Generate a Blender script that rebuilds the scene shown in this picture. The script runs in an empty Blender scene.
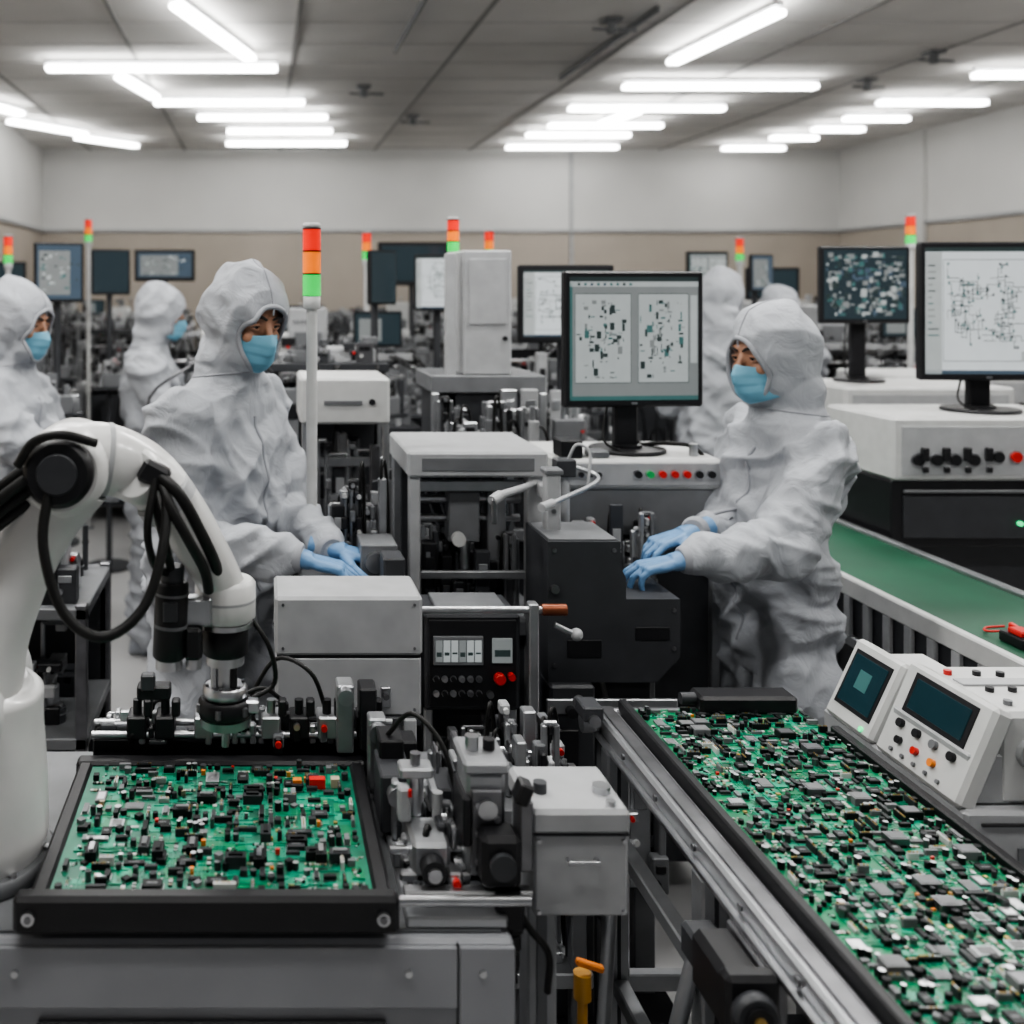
import bpy, bmesh, math, random, time
from mathutils import Vector, Matrix, noise
from mathutils.bvhtree import BVHTree
scn = bpy.context.scene
COL = scn.collection

# ------------------------------------------------------------------ materials
def mat(name, col, rough=.5, metal=0., var=.10, scale=18., bump=0., bscale=60., emit=None, es=0., coat=0., spec=.5, bdist=.01, bwarp=0.):
    m = bpy.data.materials.new(name); m.use_nodes = True
    nt = m.node_tree; b = nt.nodes['Principled BSDF']
    b.inputs['Roughness'].default_value = rough
    b.inputs['Metallic'].default_value = metal
    b.inputs['Specular IOR Level'].default_value = spec
    if coat: b.inputs['Coat Weight'].default_value = coat
    tc = nt.nodes.new('ShaderNodeTexCoord')
    n = nt.nodes.new('ShaderNodeTexNoise'); n.inputs['Scale'].default_value = scale; n.inputs['Detail'].default_value = 2
    nt.links.new(tc.outputs['Object'], n.inputs['Vector'])
    r = nt.nodes.new('ShaderNodeValToRGB')
    r.color_ramp.elements[0].position = .3; r.color_ramp.elements[1].position = .7
    r.color_ramp.elements[0].color = (*[c*(1-var) for c in col], 1)
    r.color_ramp.elements[1].color = (*[min(1, c*(1+var)) for c in col], 1)
    nt.links.new(n.outputs['Fac'], r.inputs['Fac'])
    nt.links.new(r.outputs['Color'], b.inputs['Base Color'])
    if bump:
        n2 = nt.nodes.new('ShaderNodeTexNoise'); n2.inputs['Scale'].default_value = bscale; n2.inputs['Detail'].default_value = 3
        n2.inputs['Distortion'].default_value = bwarp
        nt.links.new(tc.outputs['Object'], n2.inputs['Vector'])
        bp = nt.nodes.new('ShaderNodeBump'); bp.inputs['Strength'].default_value = bump; bp.inputs['Distance'].default_value = bdist
        nt.links.new(n2.outputs['Fac'], bp.inputs['Height']); nt.links.new(bp.outputs['Normal'], b.inputs['Normal'])
    if emit:
        b.inputs['Emission Color'].default_value = (*emit, 1); b.inputs['Emission Strength'].default_value = es
    return m

WHITE = mat('painted_white', (.54, .545, .54), .38, var=.06)
LGRAY = mat('painted_light_gray', (.36, .367, .377), .42, var=.08)
TGRAY = mat('table_gray', (.28, .287, .305), .42, var=.10, scale=6)
MGRAY = mat('mid_gray', (.145, .15, .158), .45)
DGRAY = mat('dark_gray', (.040, .042, .047), .45, spec=.45)
BLACK = mat('black_plastic', (.012, .012, .014), .42, spec=.4)
RUBBER = mat('black_rubber', (.010, .010, .010), .5, spec=.35)
STEEL = mat('steel', (.53, .535, .55), .28, 1., var=.12)
ALU = mat('aluminium', (.42, .43, .445), .38, .85, var=.1)
DSTEEL = mat('dark_steel', (.19, .19, .20), .35, .85, var=.2)
ROBOT = mat('robot_white', (.66, .66, .65), .28, var=.03, coat=.3)
RED = mat('red_button', (.55, .02, .015), .35)
ORANGE = mat('orange_part', (.7, .20, .02), .4)
YELLOW = mat('yellow_part', (.5, .25, .03), .4)
GREENB = mat('green_button', (.02, .4, .1), .35)
COPPER = mat('copper_fitting', (.22, .07, .035), .4, .6)
AL_R = mat('andon_red', (.75, .02, .01), .3, emit=(1, .03, .01), es=.45)
AL_O = mat('andon_orange', (.9, .20, .01), .3, emit=(1, .20, .01), es=.5)
AL_G = mat('andon_green', (.01, .6, .10), .3, emit=(.01, 1, .12), es=.45)
LEDG = mat('led_green', (.02, .7, .15), .3, emit=(.05, 1, .4), es=1.2)
SCR_L = mat('screen_light', (.2, .2, .2), .3, emit=(.50, .56, .56), es=.50)
SCR_W = mat('screen_white', (.2, .2, .2), .3, emit=(.80, .87, .90), es=.60)
SCR_D = mat('screen_dark', (.01, .012, .015), .15, emit=(.08, .13, .15), es=.3)
SCR_B = mat('screen_blue', (.02, .03, .045), .15, emit=(.22, .30, .38), es=.28)
SCR_T = mat('screen_teal', (.03, .08, .08), .3, emit=(.10, .25, .24), es=.32)
SCR_K = mat('screen_ink', (.02, .03, .03), .4, emit=(.05, .08, .08), es=.25)
SCR_G = mat('screen_gray', (.1, .1, .1), .3, emit=(.45, .5, .5), es=.3)
LCD = mat('lcd_glass', (.008, .022, .028), .12, emit=(.02, .06, .075), es=.3)
PCB = mat('pcb_green', (.004, .15, .085), .35, var=.35, scale=25)
PCB2 = mat('pcb_light_green', (.018, .29, .175), .35, var=.2, scale=40)
PCB3 = mat('pcb_dark_green', (.003, .10, .045), .35, var=.35, scale=30)
PCB4 = mat('pcb_mid_green', (.004, .19, .08), .35, var=.25, scale=30)
PBLK = mat('chip_black', (.007, .008, .009), .5, spec=.3)
PDGR = mat('chip_gray', (.028, .030, .033), .5, spec=.35)
PMGR = mat('chip_mark', (.15, .155, .16), .5)
PTAN = mat('pcb_tan', (.40, .34, .24), .5)
PWHT = mat('pcb_white', (.58, .60, .58), .45)
GOLD = mat('pcb_gold', (.5, .34, .12), .35, .8)
BELT = mat('belt_green', (.006, .070, .034), .6, var=.15, scale=5)
SUIT = mat('coverall_fabric', (.385, .40, .43), .72, var=.05, scale=7, bump=.5, bscale=14, bdist=.014, spec=.3, bwarp=1.6)
SUIT2 = mat('coverall_seam', (.31, .32, .345), .8, var=.04)
GLOVE = mat('nitrile_glove', (.13, .26, .45), .45, var=.10, scale=30, bump=.25, bscale=70, bdist=.005, bwarp=.8)
MASK = mat('surgical_mask', (.17, .40, .53), .75, var=.06)
MASKW = mat('mask_loop', (.7, .73, .75), .8)
SKIN = mat('skin', (.42, .22, .14), .5, var=.08, scale=30)
EYEW = mat('eye_white', (.52, .48, .45), .2)
EYED = mat('eye_iris', (.02, .012, .008), .1)
SKINP = mat('lips', (.38, .14, .11), .5)
HAIR = mat('brow_hair', (.015, .010, .008), .7)
BOOT = mat('boot_cover', (.34, .36, .40), .7)
TUBE = mat('tube_light', (1, 1, 1), .5, var=0, emit=(1, 1, .98), es=18.)
SEAM = mat('seam_dark', (.02, .02, .022), .6)

# ------------------------------------------------------------------ mesh builder
def _tmpl():
    cs = [(a, b, c) for a in (-1, 1) for b in (-1, 1) for c in (-1, 1)]
    idx = {c: i for i, c in enumerate(cs)}
    def P(c, k):
        o = [.8*x for x in c]; o[k] = c[k]; return Vector(o)
    faces = []
    for k in range(3):
        o = [i for i in range(3) if i != k]
        for s in (-1, 1):
            q = []
            for (a, b) in ((-1, -1), (1, -1), (1, 1), (-1, 1)):
                c = [0, 0, 0]; c[k] = s; c[o[0]] = a; c[o[1]] = b; q.append((tuple(c), k))
            faces.append(q)
    for k in range(3):
        o = [i for i in range(3) if i != k]
        for a in (-1, 1):
            for b in (-1, 1):
                c0 = [0]*3; c1 = [0]*3
                c0[k] = -1; c1[k] = 1; c0[o[0]] = c1[o[0]] = a; c0[o[1]] = c1[o[1]] = b
                c0 = tuple(c0); c1 = tuple(c1)
                faces.append([(c0, o[0]), (c0, o[1]), (c1, o[1]), (c1, o[0])])
    for c in cs: faces.append([(c, 0), (c, 1), (c, 2)])
    out = []
    for q in faces:
        pts = [P(c, k) for c, k in q]
        n = (pts[1]-pts[0]).cross(pts[2]-pts[0]); ce = sum(pts, Vector())/len(pts)
        if n.dot(ce) < 0: q = q[::-1]
        out.append([idx[c]*3+k for c, k in q])
    return cs, out
CS, CF = _tmpl()

def rotm(r):
    return Matrix.Rotation(r[2], 3, 'Z') @ Matrix.Rotation(r[1], 3, 'Y') @ Matrix.Rotation(r[0], 3, 'X')

def catmull(pts, n=6):
    pts = [Vector(p) for p in pts]
    if len(pts) < 3: return pts
    out = []
    P = [pts[0]*2-pts[1]] + pts + [pts[-1]*2-pts[-2]]
    for i in range(1, len(P)-2):
        a, b, c, d = P[i-1], P[i], P[i+1], P[i+2]
        for j in range(n):
            t = j/n
            out.append(.5*((2*b)+(c-a)*t+(2*a-5*b+4*c-d)*t*t+(3*b-a-3*c+d)*t**3))
    out.append(pts[-1]); return out

class MB:
    def __init__(s): s.v = []; s.f = []; s.m = []; s.sm = []; s.mats = []; s.md = {}; s.T = None
    def mi(s, m):
        k = m.name
        if k not in s.md: s.md[k] = len(s.mats); s.mats.append(m)
        return s.md[k]
    def add(s, vs, fs, m, sm=False):
        o = len(s.v); k = s.mi(m)
        if s.T is not None: vs = [s.T @ Vector(v) for v in vs]
        s.v += [tuple(v) for v in vs]
        for f in fs: s.f.append([i+o for i in f]); s.m.append(k); s.sm.append(sm)
    def cb(s, c, size, m, rot=None, b=.003):
        h = [x/2 for x in size]; b = min(b, .22*min(size))
        vs = []
        for cc in CS:
            for k in range(3):
                v = [cc[i]*(h[i]-b) for i in range(3)]; v[k] = cc[k]*h[k]
                vs.append(v)
        if rot is not None:
            M = rotm(rot); vs = [M @ Vector(v) for v in vs]
        s.add([(v[0]+c[0], v[1]+c[1], v[2]+c[2]) for v in vs], CF, m)
    def bx(s, x0, x1, y0, y1, z0, z1, m, b=.003):
        s.cb(((x0+x1)/2, (y0+y1)/2, (z0+z1)/2), (abs(x1-x0), abs(y1-y0), abs(z1-z0)), m, None, b)
    def sbx(s, x, y, z, w, d, h, m, a=0.):
        ca, sa = math.cos(a), math.sin(a); vs = []
        for zz in (z, z+h):
            for (i, j) in ((-.5, -.5), (.5, -.5), (.5, .5), (-.5, .5)):
                vs.append((x+i*w*ca-j*d*sa, y+i*w*sa+j*d*ca, zz))
        s.add(vs, [(4, 5, 6, 7), (0, 1, 5, 4), (1, 2, 6, 5), (2, 3, 7, 6), (3, 0, 4, 7)], m)
    def rings(s, rings, m, sm=True, caps=True, capm=None):
        n = len(rings[0]); vs = [v for r in rings for v in r]; fs = []
        for i in range(len(rings)-1):
            for j in range(n):
                a = i*n+j; b = i*n+(j+1) % n; fs.append((a, b, b+n, a+n))
        s.add(vs, fs, m, sm)
        if caps:
            s.add(rings[0], [tuple(range(n))[::-1]], capm or m); s.add(rings[-1], [tuple(range(n))], capm or m)
    def cyl(s, p0, p1, r0, m, r1=None, n=16, sm=True, ch=.0, capm=None):
        p0 = Vector(p0); p1 = Vector(p1); r1 = r0 if r1 is None else r1
        d = (p1-p0).normalized(); u = d.orthogonal().normalized(); w = d.cross(u)
        def ring(p, r): return [p+(u*math.cos(2*math.pi*i/n)+w*math.sin(2*math.pi*i/n))*r for i in range(n)]
        rr = [ring(p0, r0), ring(p1, r1)]
        if ch: rr = [ring(p0, r0-ch), ring(p0+d*ch, r0), ring(p1-d*ch, r1), ring(p1, r1-ch)]
        s.rings(rr, m, sm, True, capm)
    def tube(s, pts, r, m, n=8, k=6, interp=True):
        P = catmull(pts, k) if interp else [Vector(p) for p in pts]
        N = len(P)
        if isinstance(r, (list, tuple)):
            L = len(r)-1; rad = []
            for i in range(N):
                t = i/(N-1)*L; a = min(int(t), L-1); rad.append(r[a]+(r[a+1]-r[a])*(t-a))
        else: rad = [r]*N
        u = None; rr = []
        for i in range(N):
            d = (P[min(i+1, N-1)]-P[max(i-1, 0)]).normalized()
            if u is None: u = d.orthogonal().normalized()
            else:
                u = (u-d*u.dot(d)); u = u.normalized() if u.length > 1e-6 else d.orthogonal().normalized()
            w = d.cross(u)
            rr.append([P[i]+(u*math.cos(2*math.pi*j/n)+w*math.sin(2*math.pi*j/n))*rad[i] for j in range(n)])
        s.rings(rr, m, True, True)
    def sph(s, c, r, m, M=None, nu=16, nv=10):
        if not isinstance(r, (list, tuple)): r = (r, r, r)
        c = Vector(c); vs = []; fs = []
        for i in range(nv+1):
            a = math.pi*i/nv
            for j in range(nu):
                t = 2*math.pi*j/nu
                v = Vector((r[0]*math.sin(a)*math.cos(t), r[1]*math.sin(a)*math.sin(t), r[2]*math.cos(a)))
                if M is not None: v = M @ v
                vs.append(c+v)
        for i in range(nv):
            for j in range(nu):
                a = i*nu+j; b = i*nu+(j+1) % nu; fs.append((a, a+nu, b+nu, b))
        s.add(vs, fs, m, True)
    def limb(s, pts, rad, m, n=20):      # chain of overlapping cones + spheres (solid at every bend)
        pts = [Vector(p) for p in pts]
        for i, p in enumerate(pts):
            s.sph(p, rad[i], m, nu=n, nv=12)
            if i: s.cyl(pts[i-1], p, rad[i-1]*.995, m, r1=rad[i]*.995, n=n)
    def quad(s, a, b, c, d, m): s.add([a, b, c, d], [(0, 1, 2, 3)], m)
    def mesh(s, name, norm=True, weld=False):
        me = bpy.data.meshes.new(name); me.from_pydata(s.v, [], s.f)
        for m in s.mats: me.materials.append(m)
        me.polygons.foreach_set('material_index', s.m); me.polygons.foreach_set('use_smooth', s.sm)
        if norm:
            bm = bmesh.new(); bm.from_mesh(me)
            if weld: bmesh.ops.remove_doubles(bm, verts=bm.verts, dist=1e-6)
            bmesh.ops.recalc_face_normals(bm, faces=bm.faces); bm.to_mesh(me); bm.free()
        me.update(); return me
    def build(s, name, loc=(0, 0, 0), rz=0., parent=None, norm=True):
        o = bpy.data.objects.new(name, s.mesh(name, norm)); COL.objects.link(o)
        o.location = loc; o.rotation_euler = (0, 0, rz); o.parent = parent; return o
    def bolt(s, p, d, r=.004, m=None):
        p = Vector(p); d = Vector(d); s.cyl(p, p+d*.004, r, m or DSTEEL, n=8)
    def greeble(s, x0, x1, y0, y1, z0, z1, n, rnd, pal, big=.5):
        for i in range(n):
            w = rnd.uniform(.06, big)*(x1-x0); d = rnd.uniform(.1, max(.2, big))*(y1-y0); h = rnd.uniform(.15, .95)*(z1-z0)
            x = rnd.uniform(x0+w/2, x1-w/2); y = rnd.uniform(y0+d/2, y1-d/2); m = rnd.choice(pal); t = rnd.random()
            if t < .30:
                s.cb((x, y, z0+h/2), (w, d, h), m, b=.003)
                if w > .03 and h > .05:
                    s.cb((x, y-d/2, z0+h*.7), (w*.6, .006, h*.2), rnd.choice((ALU, BLACK, LGRAY, MGRAY)), b=.001); s.cyl((x-w*.2, y-d/2, z0+h*.35), (x-w*.2, y-d/2-.008, z0+h*.35), min(.008, w*.15), rnd.choice((STEEL, BLACK, WHITE)), n=8)
            elif t < .42:
                r = min(min(w, d)*.35, .022); h *= .7; s.cyl((x, y, z0), (x, y, z0+h), r, m, n=12)
                s.cyl((x, y, z0+h), (x, y, z0+h+.01), r*.6, STEEL, n=10); s.cyl((x, y, z0+h*.6), (x, y, z0+h*.66), r*1.2, rnd.choice((ALU, DGRAY, STEEL)), n=12)
            elif t < .56:      # bracket: thin post carrying a small block and plate
                s.cb((x, y, z0+h/2), (.010, .012, h), rnd.choice((ALU, MGRAY, DSTEEL))); s.cb((x+w*.15, y-.01, z0+h), (max(.02, w*.6), .03, .022), m); s.cb((x+w*.15, y-.02, z0+h*.6), (max(.015, w*.3), .02, .03), rnd.choice((LGRAY, BLACK, MGRAY)))
                s.cyl((x+w*.15, y-.026, z0+h), (x+w*.15, y-.036, z0+h), .006, rnd.choice((STEEL, WHITE, RED, BLACK)), n=8)
            elif t < .70:      # stepped valve block
                hh = h*.5; s.cb((x, y, z0+hh/2), (w, d, hh), m, b=.002); s.cb((x-w*.15, y, z0+hh+hh*.3), (w*.5, d*.7, hh*.6), rnd.choice(pal), b=.002); s.cb((x+w*.28, y-d*.3, z0+hh*.8), (w*.2, d*.4, hh*.3), rnd.choice((LGRAY, ALU, BLACK)), b=.001)
            elif t < .86:
                zz = z0+h; s.cyl((x-w/2, y, zz), (x+w/2, y, zz), min(.010, d*.2), rnd.choice((STEEL, m)), n=8)
                s.cb((x-w/2, y, z0+h/2), (.012, .016, h), ALU); s.cb((x+w/2, y, z0+h/2), (.012, .016, h), MGRAY); s.cb((x, y, z0+h*.92), (w*.3, .02, .02), rnd.choice((LGRAY, BLACK, ALU)))
            else:
                s.tube([(x-w/2, y, z0), (x-w/3, y-.01, z0+h), (x+w/4, y+.01, z0+h*.9), (x+w/2, y, z0)], .0045, RUBBER, n=6, k=4)

def ctrl(mb, x0, x1, z0, z1, y, nx, nz, rnd, pal=None):
    pal = pal or (BLACK, BLACK, RED, GREENB, STEEL, WHITE)
    for i in range(nx):
        for j in range(nz):
            x = x0+(i+.5)*(x1-x0)/nx; z = z0+(j+.5)*(z1-z0)/nz; r = min((x1-x0)/nx, (z1-z0)/nz)*.3
            mb.cyl((x, y, z), (x, y-.003, z), r*1.3, STEEL, n=12); mb.cyl((x, y-.003, z), (x, y-.010, z), r, rnd.choice(pal), n=12)

# ------------------------------------------------------------------ people
def eval_remesh(me, vox, smooth=5, fac=.5):
    o = bpy.data.objects.new('tmp', me); COL.objects.link(o)
    m = o.modifiers.new('r', 'REMESH'); m.mode = 'VOXEL'; m.voxel_size = vox; m.use_smooth_shade = True
    s = o.modifiers.new('s', 'SMOOTH'); s.iterations = smooth; s.factor = fac
    dg = bpy.context.evaluated_depsgraph_get(); dg.update()
    out = bpy.data.meshes.new_from_object(o.evaluated_get(dg), depsgraph=dg)
    bpy.data.objects.remove(o); return out

def seg_closest(p, a, b):
    ab = b-a; t = max(0., min(1., (p-a).dot(ab)/ab.length_squared)); return a+ab*t, t

def hand(M, side, curls, parent, k=1., vox=.0032):
    mb = MB()
    def cap(a, b, r0, r1):
        mb.cyl(a, b, r0, GLOVE, r1=r1, n=12); mb.sph(a, r0, GLOVE, nu=12, nv=8); mb.sph(b, r1, GLOVE, nu=12, nv=8)
    for (x, r0, r1) in ((-.026, .014, .012), (-.009, .015, .0125), (.009, .015, .0125), (.026, .014, .012)):
        cap(Vector((x*.62*side, .0, 0)), Vector((x*side*1.08, .088-.12*abs(x-.008), 0)), r0, r1)
    mb.sph((0, .045, -.002), (.038, .05, .016), GLOVE)
    base = [(.033, .086, .072), (.011, .093, .080), (-.011, .089, .074), (-.031, .080, .058)]
    for i, (x, y, L) in enumerate(base):
        p = Vector((x*side, y, 0)); ang = 0.; sp = (x*1.9)*side; c = curls[i]
        for j, fr in enumerate((.45, .31, .24)):
            ang += c*(.8, 1.1, .7)[j]
            d = Vector((math.sin(sp)*math.cos(ang), math.cos(sp)*math.cos(ang), -math.sin(ang)))
            q = p+d*L*fr; cap(p, q, .0088-.0007*j, .0082-.0007*j); p = q
    p = Vector((.028*side, .022, -.006)); dirs = [(.75, .62, -.25), (.45, .85, -.30), (.25, .9, -.35)]
    for j, (L, r) in enumerate(((.040, .014), (.032, .0108), (.026, .0095))):
        d = Vector(dirs[j]); d.x *= side; d.normalize(); q = p+d*L; cap(p, q, r, r*.88); p = q
    ringsz = []
    for (y, rx, rz_) in ((.015, .030, .021), (-.015, .029, .024), (-.04, .028, .026), (-.075, .028, .026)):
        ringsz.append([Vector((rx*math.cos(t*math.pi/10), y, rz_*math.sin(t*math.pi/10))) for t in range(20)])
    mb.rings(ringsz, GLOVE)
    me = eval_remesh(mb.mesh('glove', weld=True), vox, 3, .5)
    me.transform(Matrix.Scale(k, 4)); me.transform(M)
    me.materials.clear(); me.materials.append(GLOVE)
    for pl in me.polygons: pl.use_smooth = True
    o = bpy.data.objects.new('gloved_hand', me); COL.objects.link(o); o.parent = parent; return o

def frame(o, y, zhint):
    y = y.normalized(); x = y.cross(zhint).normalized(); z = x.cross(y)
    M = Matrix((x, y, z)).transposed().to_4x4(); M.translation = o; return M

def ridge(v):          # sharp fold lines over broad soft valleys, roughly zero mean
    n = abs(noise.noise(v)); return .22-min(n, .5)

def person(x, y, f, h, wr, wl, hr, hl, pitch=.25, hyaw=0., vox=.010, seed=0, curl=.35, near=True, lean=.0):
    k = h/1.77
    yaw = math.atan2(f[0], -f[1])
    root = bpy.data.objects.new('cleanroom_worker', None); COL.objects.link(root); root.empty_display_size = .2
    root.location = (x, y, 0); root.rotation_euler = (0, 0, yaw)
    Wm = Matrix.Translation((x, y, 0)) @ Matrix.Rotation(yaw, 4, 'Z'); inv = Wm.inverted(); R3 = Matrix.Rotation(-yaw, 3, 'Z')
    mb = MB()
    def ell(z, rx, ry, cy=0., n=28, e=2.3):
        out = []
        for i in range(n):
            a = 2*math.pi*i/n; c, s = math.cos(a), math.sin(a)
            out.append(Vector((rx*math.copysign(abs(c)**(2/e), c), cy+ry*math.copysign(abs(s)**(2/e), s), z)))
        return out
    def S(v): return Vector(v)*k
    l3 = lean
    secs = [(.74, .125, .095, .0), (.80, .170, .132, .0), (.90, .195, .152, -.002), (1.0, .190, .152, -.008), (1.08, .183, .146, -.012), (1.20, .187, .144, -.01-l3*.2), (1.30, .194, .138, -l3*.4),
            (1.385, .184, .114, .008-l3*.6), (1.435, .140, .095, .012-l3*.8), (1.475, .100, .088, .008-l3), (1.52, .082, .086, -l3)]
    mb.rings([[v*k for v in ell(*s)] for s in secs], SUIT)
    arms = []
    for sd, wt in ((-1, wr), (1, wl)):
        Sh = S((sd*.172, .005-l3*.5, 1.370)); W = inv @ Vector(wt); L1, L2 = .295*k, .265*k
        d = W-Sh; D = min(d.length, (L1+L2)*.985); dn = d.normalized(); W = Sh+dn*D
        a = (L1*L1-L2*L2+D*D)/(2*D); hh = math.sqrt(max(L1*L1-a*a, 1e-5))
        pole = Vector((sd*.40, .35, -1.)); pole = (pole-dn*pole.dot(dn)).normalized()
        E = Sh+dn*a+pole*hh; arms.append((Sh, E, W))
        mb.limb([S((sd*.09, .005-l3*.6, 1.385)), Sh, Sh+(E-Sh)*.5, E, E+(W-E)*.5, W-(W-E).normalized()*.02], [.070*k, .080*k, .075*k, .072*k, .066*k, .046*k], SUIT)
    for sd in (-1, 1):
        mb.limb([S((sd*.085, 0, .90)), S((sd*.10, -.005, .70)), S((sd*.106, -.01, .47)), S((sd*.11, .0, .25)), S((sd*.11, .01, .11))], [.100*k, .105*k, .092*k, .085*k, .072*k], SUIT)
    HM = Matrix.Translation(S((0, -.01-l3, 1.49))) @ Matrix.Rotation(hyaw, 4, 'Z') @ Matrix.Rotation(pitch, 4, 'X') @ Matrix.Translation((0, -.012, .135))
    hm = MB(); hm.T = HM
    hm.sph((0, .018, .012), (.106, .126, .140), SUIT, nu=32, nv=20); hm.sph((0, -.025, -.06), (.086, .078, .073), SUIT, nu=24, nv=16)
    hm.sph((0, .045, .075), (.060, .08, .075), SUIT); hm.sph((0, .03, -.10), (.100, .100, .09), SUIT)
    o = len(mb.v); mb.v += hm.v; mb.f += [[i+o for i in ff] for ff in hm.f]; mb.m += [mb.mi(SUIT)]*len(hm.f); mb.sm += hm.sm
    me = eval_remesh(mb.mesh('coverall', weld=True), vox, 8 if near else 5, .5)
    headc = HM @ Vector((0, 0, 0)); sv = Vector((seed*3.1, seed*1.7, 0)); HI = HM.inverted()
    RX, RZ, CZ = .066, .088, -.022
    NV3 = noise.noise_vector; N1 = noise.noise
    nvt = len(me.vertices)
    co = [0.]*(nvt*3); me.vertices.foreach_get('co', co)
    no = [0.]*(nvt*3); me.vertices.foreach_get('normal', no)
    out = [0.]*(nvt*3)
    for vi in range(nvt):
        b3 = vi*3
        p = Vector(co[b3:b3+3]); n = Vector(no[b3:b3+3])
        q = p+NV3(p*3.0+sv)*.11
        dh = (p-headc).length
        zz = p.z/k
        body = .070*ridge(Vector((q.x*4.6+q.z*1.7, q.y*4.6, q.z*1.6))+sv) + .056*ridge(Vector((q.x*5-q.z*6, q.y*5+q.z*4.5, q.z*5.0))+sv*2) + .026*ridge(Vector((q.x*12+q.z*8, q.y*12-q.z*6, q.z*8))+sv*3)
        wa = math.exp(-((zz-1.04)/.09)**2)
        if wa > .05: body += .050*wa*ridge(Vector((q.x*2.5, q.y*2.5, q.z*13))+sv)
        if zz < .6: body += .040*ridge(Vector((q.x*4, q.y*4, q.z*9))+sv)
        tw = 0.; ta = 0.; gm = 0.
        for (Sh, E, W) in arms:
            for (A0, B0, base) in ((Sh, E, 0.), (E, W, 1.)):
                c1, t1 = seg_closest(p, A0, B0); d1 = (p-c1).length; s = base+t1
                wt = max(0., min(1., (.130*k-d1)/(.035*k)))*max(0., min(1., (s-.15)/.35))
                if wt <= 0: continue
                gm = max(gm, wt); wt *= wt/(.02+d1)
                ax = (B0-A0).normalized(); al = (q-E).dot(ax); rad = q-ax*q.dot(ax)
                el = math.exp(-((s-1)/.40)**2)+.5*math.exp(-((s-1.75)/.2)**2)
                arm = (.040+.044*el)*ridge(Vector((al*8+rad.z*7, rad.x*4, rad.y*4))+sv)+(.022+.022*el)*ridge(Vector((al*15-rad.z*9, rad.x*6, rad.z*6))+sv)+.012*ridge(q*13+sv)
                if s > 1.85: arm *= max(0, 1-(s-1.85)/.15)*.8+.2
                tw += wt; ta += arm*wt
        A = body*(1-gm)+(ta/tw)*gm if tw > 0 else body
        if dh < .27:
            t = max(0., min(1., (dh-.14)/.13)); A = A*t+(1-t)*(.034*ridge(Vector((q.x*6, q.y*6+q.z*5, q.z*6))+sv)+.018*ridge(q*12+sv))
        p += n*A
        out[b3] = p.x; out[b3+1] = p.y; out[b3+2] = p.z
    me.vertices.foreach_set('co', out); me.update()
    me.materials.clear(); me.materials.append(SUIT)
    me.polygons.foreach_set('use_smooth', [True]*len(me.polygons))
    me.update()
    bm = bmesh.new(); bm.from_mesh(me); bvh = BVHTree.FromBMesh(bm); bm.free()
    rim = []
    hy = (HM.to_3x3() @ Vector((0, 1, 0))).normalized()
    for i in range(30):
        a = 2*math.pi*i/30; oo = HM @ Vector((RX*math.cos(a), -.45, CZ+RZ*math.sin(a)))
        hit = bvh.ray_cast(oo, hy)
        if hit[0]: rim.append(hit[0])
    # open the hood: the front surface inside the opening lines the cavity behind the face
    for vi in range(nvt):
        b3 = vi*3
        L = HI @ Vector(out[b3:b3+3])
        if L.y > .0 or L.y < -.2: continue
        e = math.hypot(L.x/RX, (L.z-CZ)/RZ)
        if e < 1.06:
            if e > .94:
                L.x /= e; L.z = CZ+(L.z-CZ)/e
                if e < 1.0: L.y += .012
            else: L.y = -.015
            L = HM @ L; out[b3] = L.x; out[b3+1] = L.y; out[b3+2] = L.z
    me.vertices.foreach_set('co', out); me.update()
    suit = bpy.data.objects.new('coverall', me); COL.objects.link(suit); suit.parent = root
    mb = MB(); rim.append(rim[0]); mb.tube(rim, .0068, SUIT2, n=8, k=2)
    pts = []
    for i in range(26):
        hit = bvh.ray_cast(Vector((0, -.6, (1.37-i*.022)*k)), Vector((0, 1, 0)))
        if hit[0] and hit[0].y > -.24: pts.append(hit[0])
    if len(pts) > 3: mb.tube(pts, .005, SUIT2, n=6, k=2)
    pts = []
    for i in range(26):
        a = math.radians(12+i*6); dd = (HM.to_3x3() @ Vector((0, math.cos(a), -math.sin(a)))).normalized()
        oo = HM @ Vector((0, .015, .02))-dd*.4; hit = bvh.ray_cast(oo, dd)
        if hit[0]: pts.append(hit[0])
    if len(pts) > 3: mb.tube(pts, .0026, SUIT2, n=6, k=2)
    pts = []; zc = 1.475*k
    for i in range(37):
        a = 2*math.pi*i/36; dd = Vector((math.cos(a), math.sin(a), -.12*math.sin(a))).normalized(); cc = Vector((0, -l3*k, zc))
        hit = bvh.ray_cast(cc-dd*.3, dd)
        if hit[0]: pts.append(hit[0])
    if len(pts) > 30: mb.tube(pts, .0026, SUIT2, n=6, k=2)
    for (Sh, E, W) in arms:
        d = (W-E).normalized(); mb.cyl(W-d*.004, W+d*.022, .040*k, SUIT2, r1=.034*k, n=20, ch=.004)
    mb.build('seam', parent=root)
    hb = MB(); hb.T = HM
    hb.sph((0, 0, .012), (.074, .093, .108), SKIN, nu=32, nv=20); hb.sph((0, -.030, -.055), (.055, .055, .055), SKIN, nu=20, nv=14); hb.sph((0, -.062, -.088), (.022, .022, .02), SKIN)
    hb.limb([(0, -.088, .022), (0, -.103, -.004), (0, -.115, -.028), (0, -.108, -.036)], [.008, .009, .012, .010], SKIN, n=12)
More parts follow.
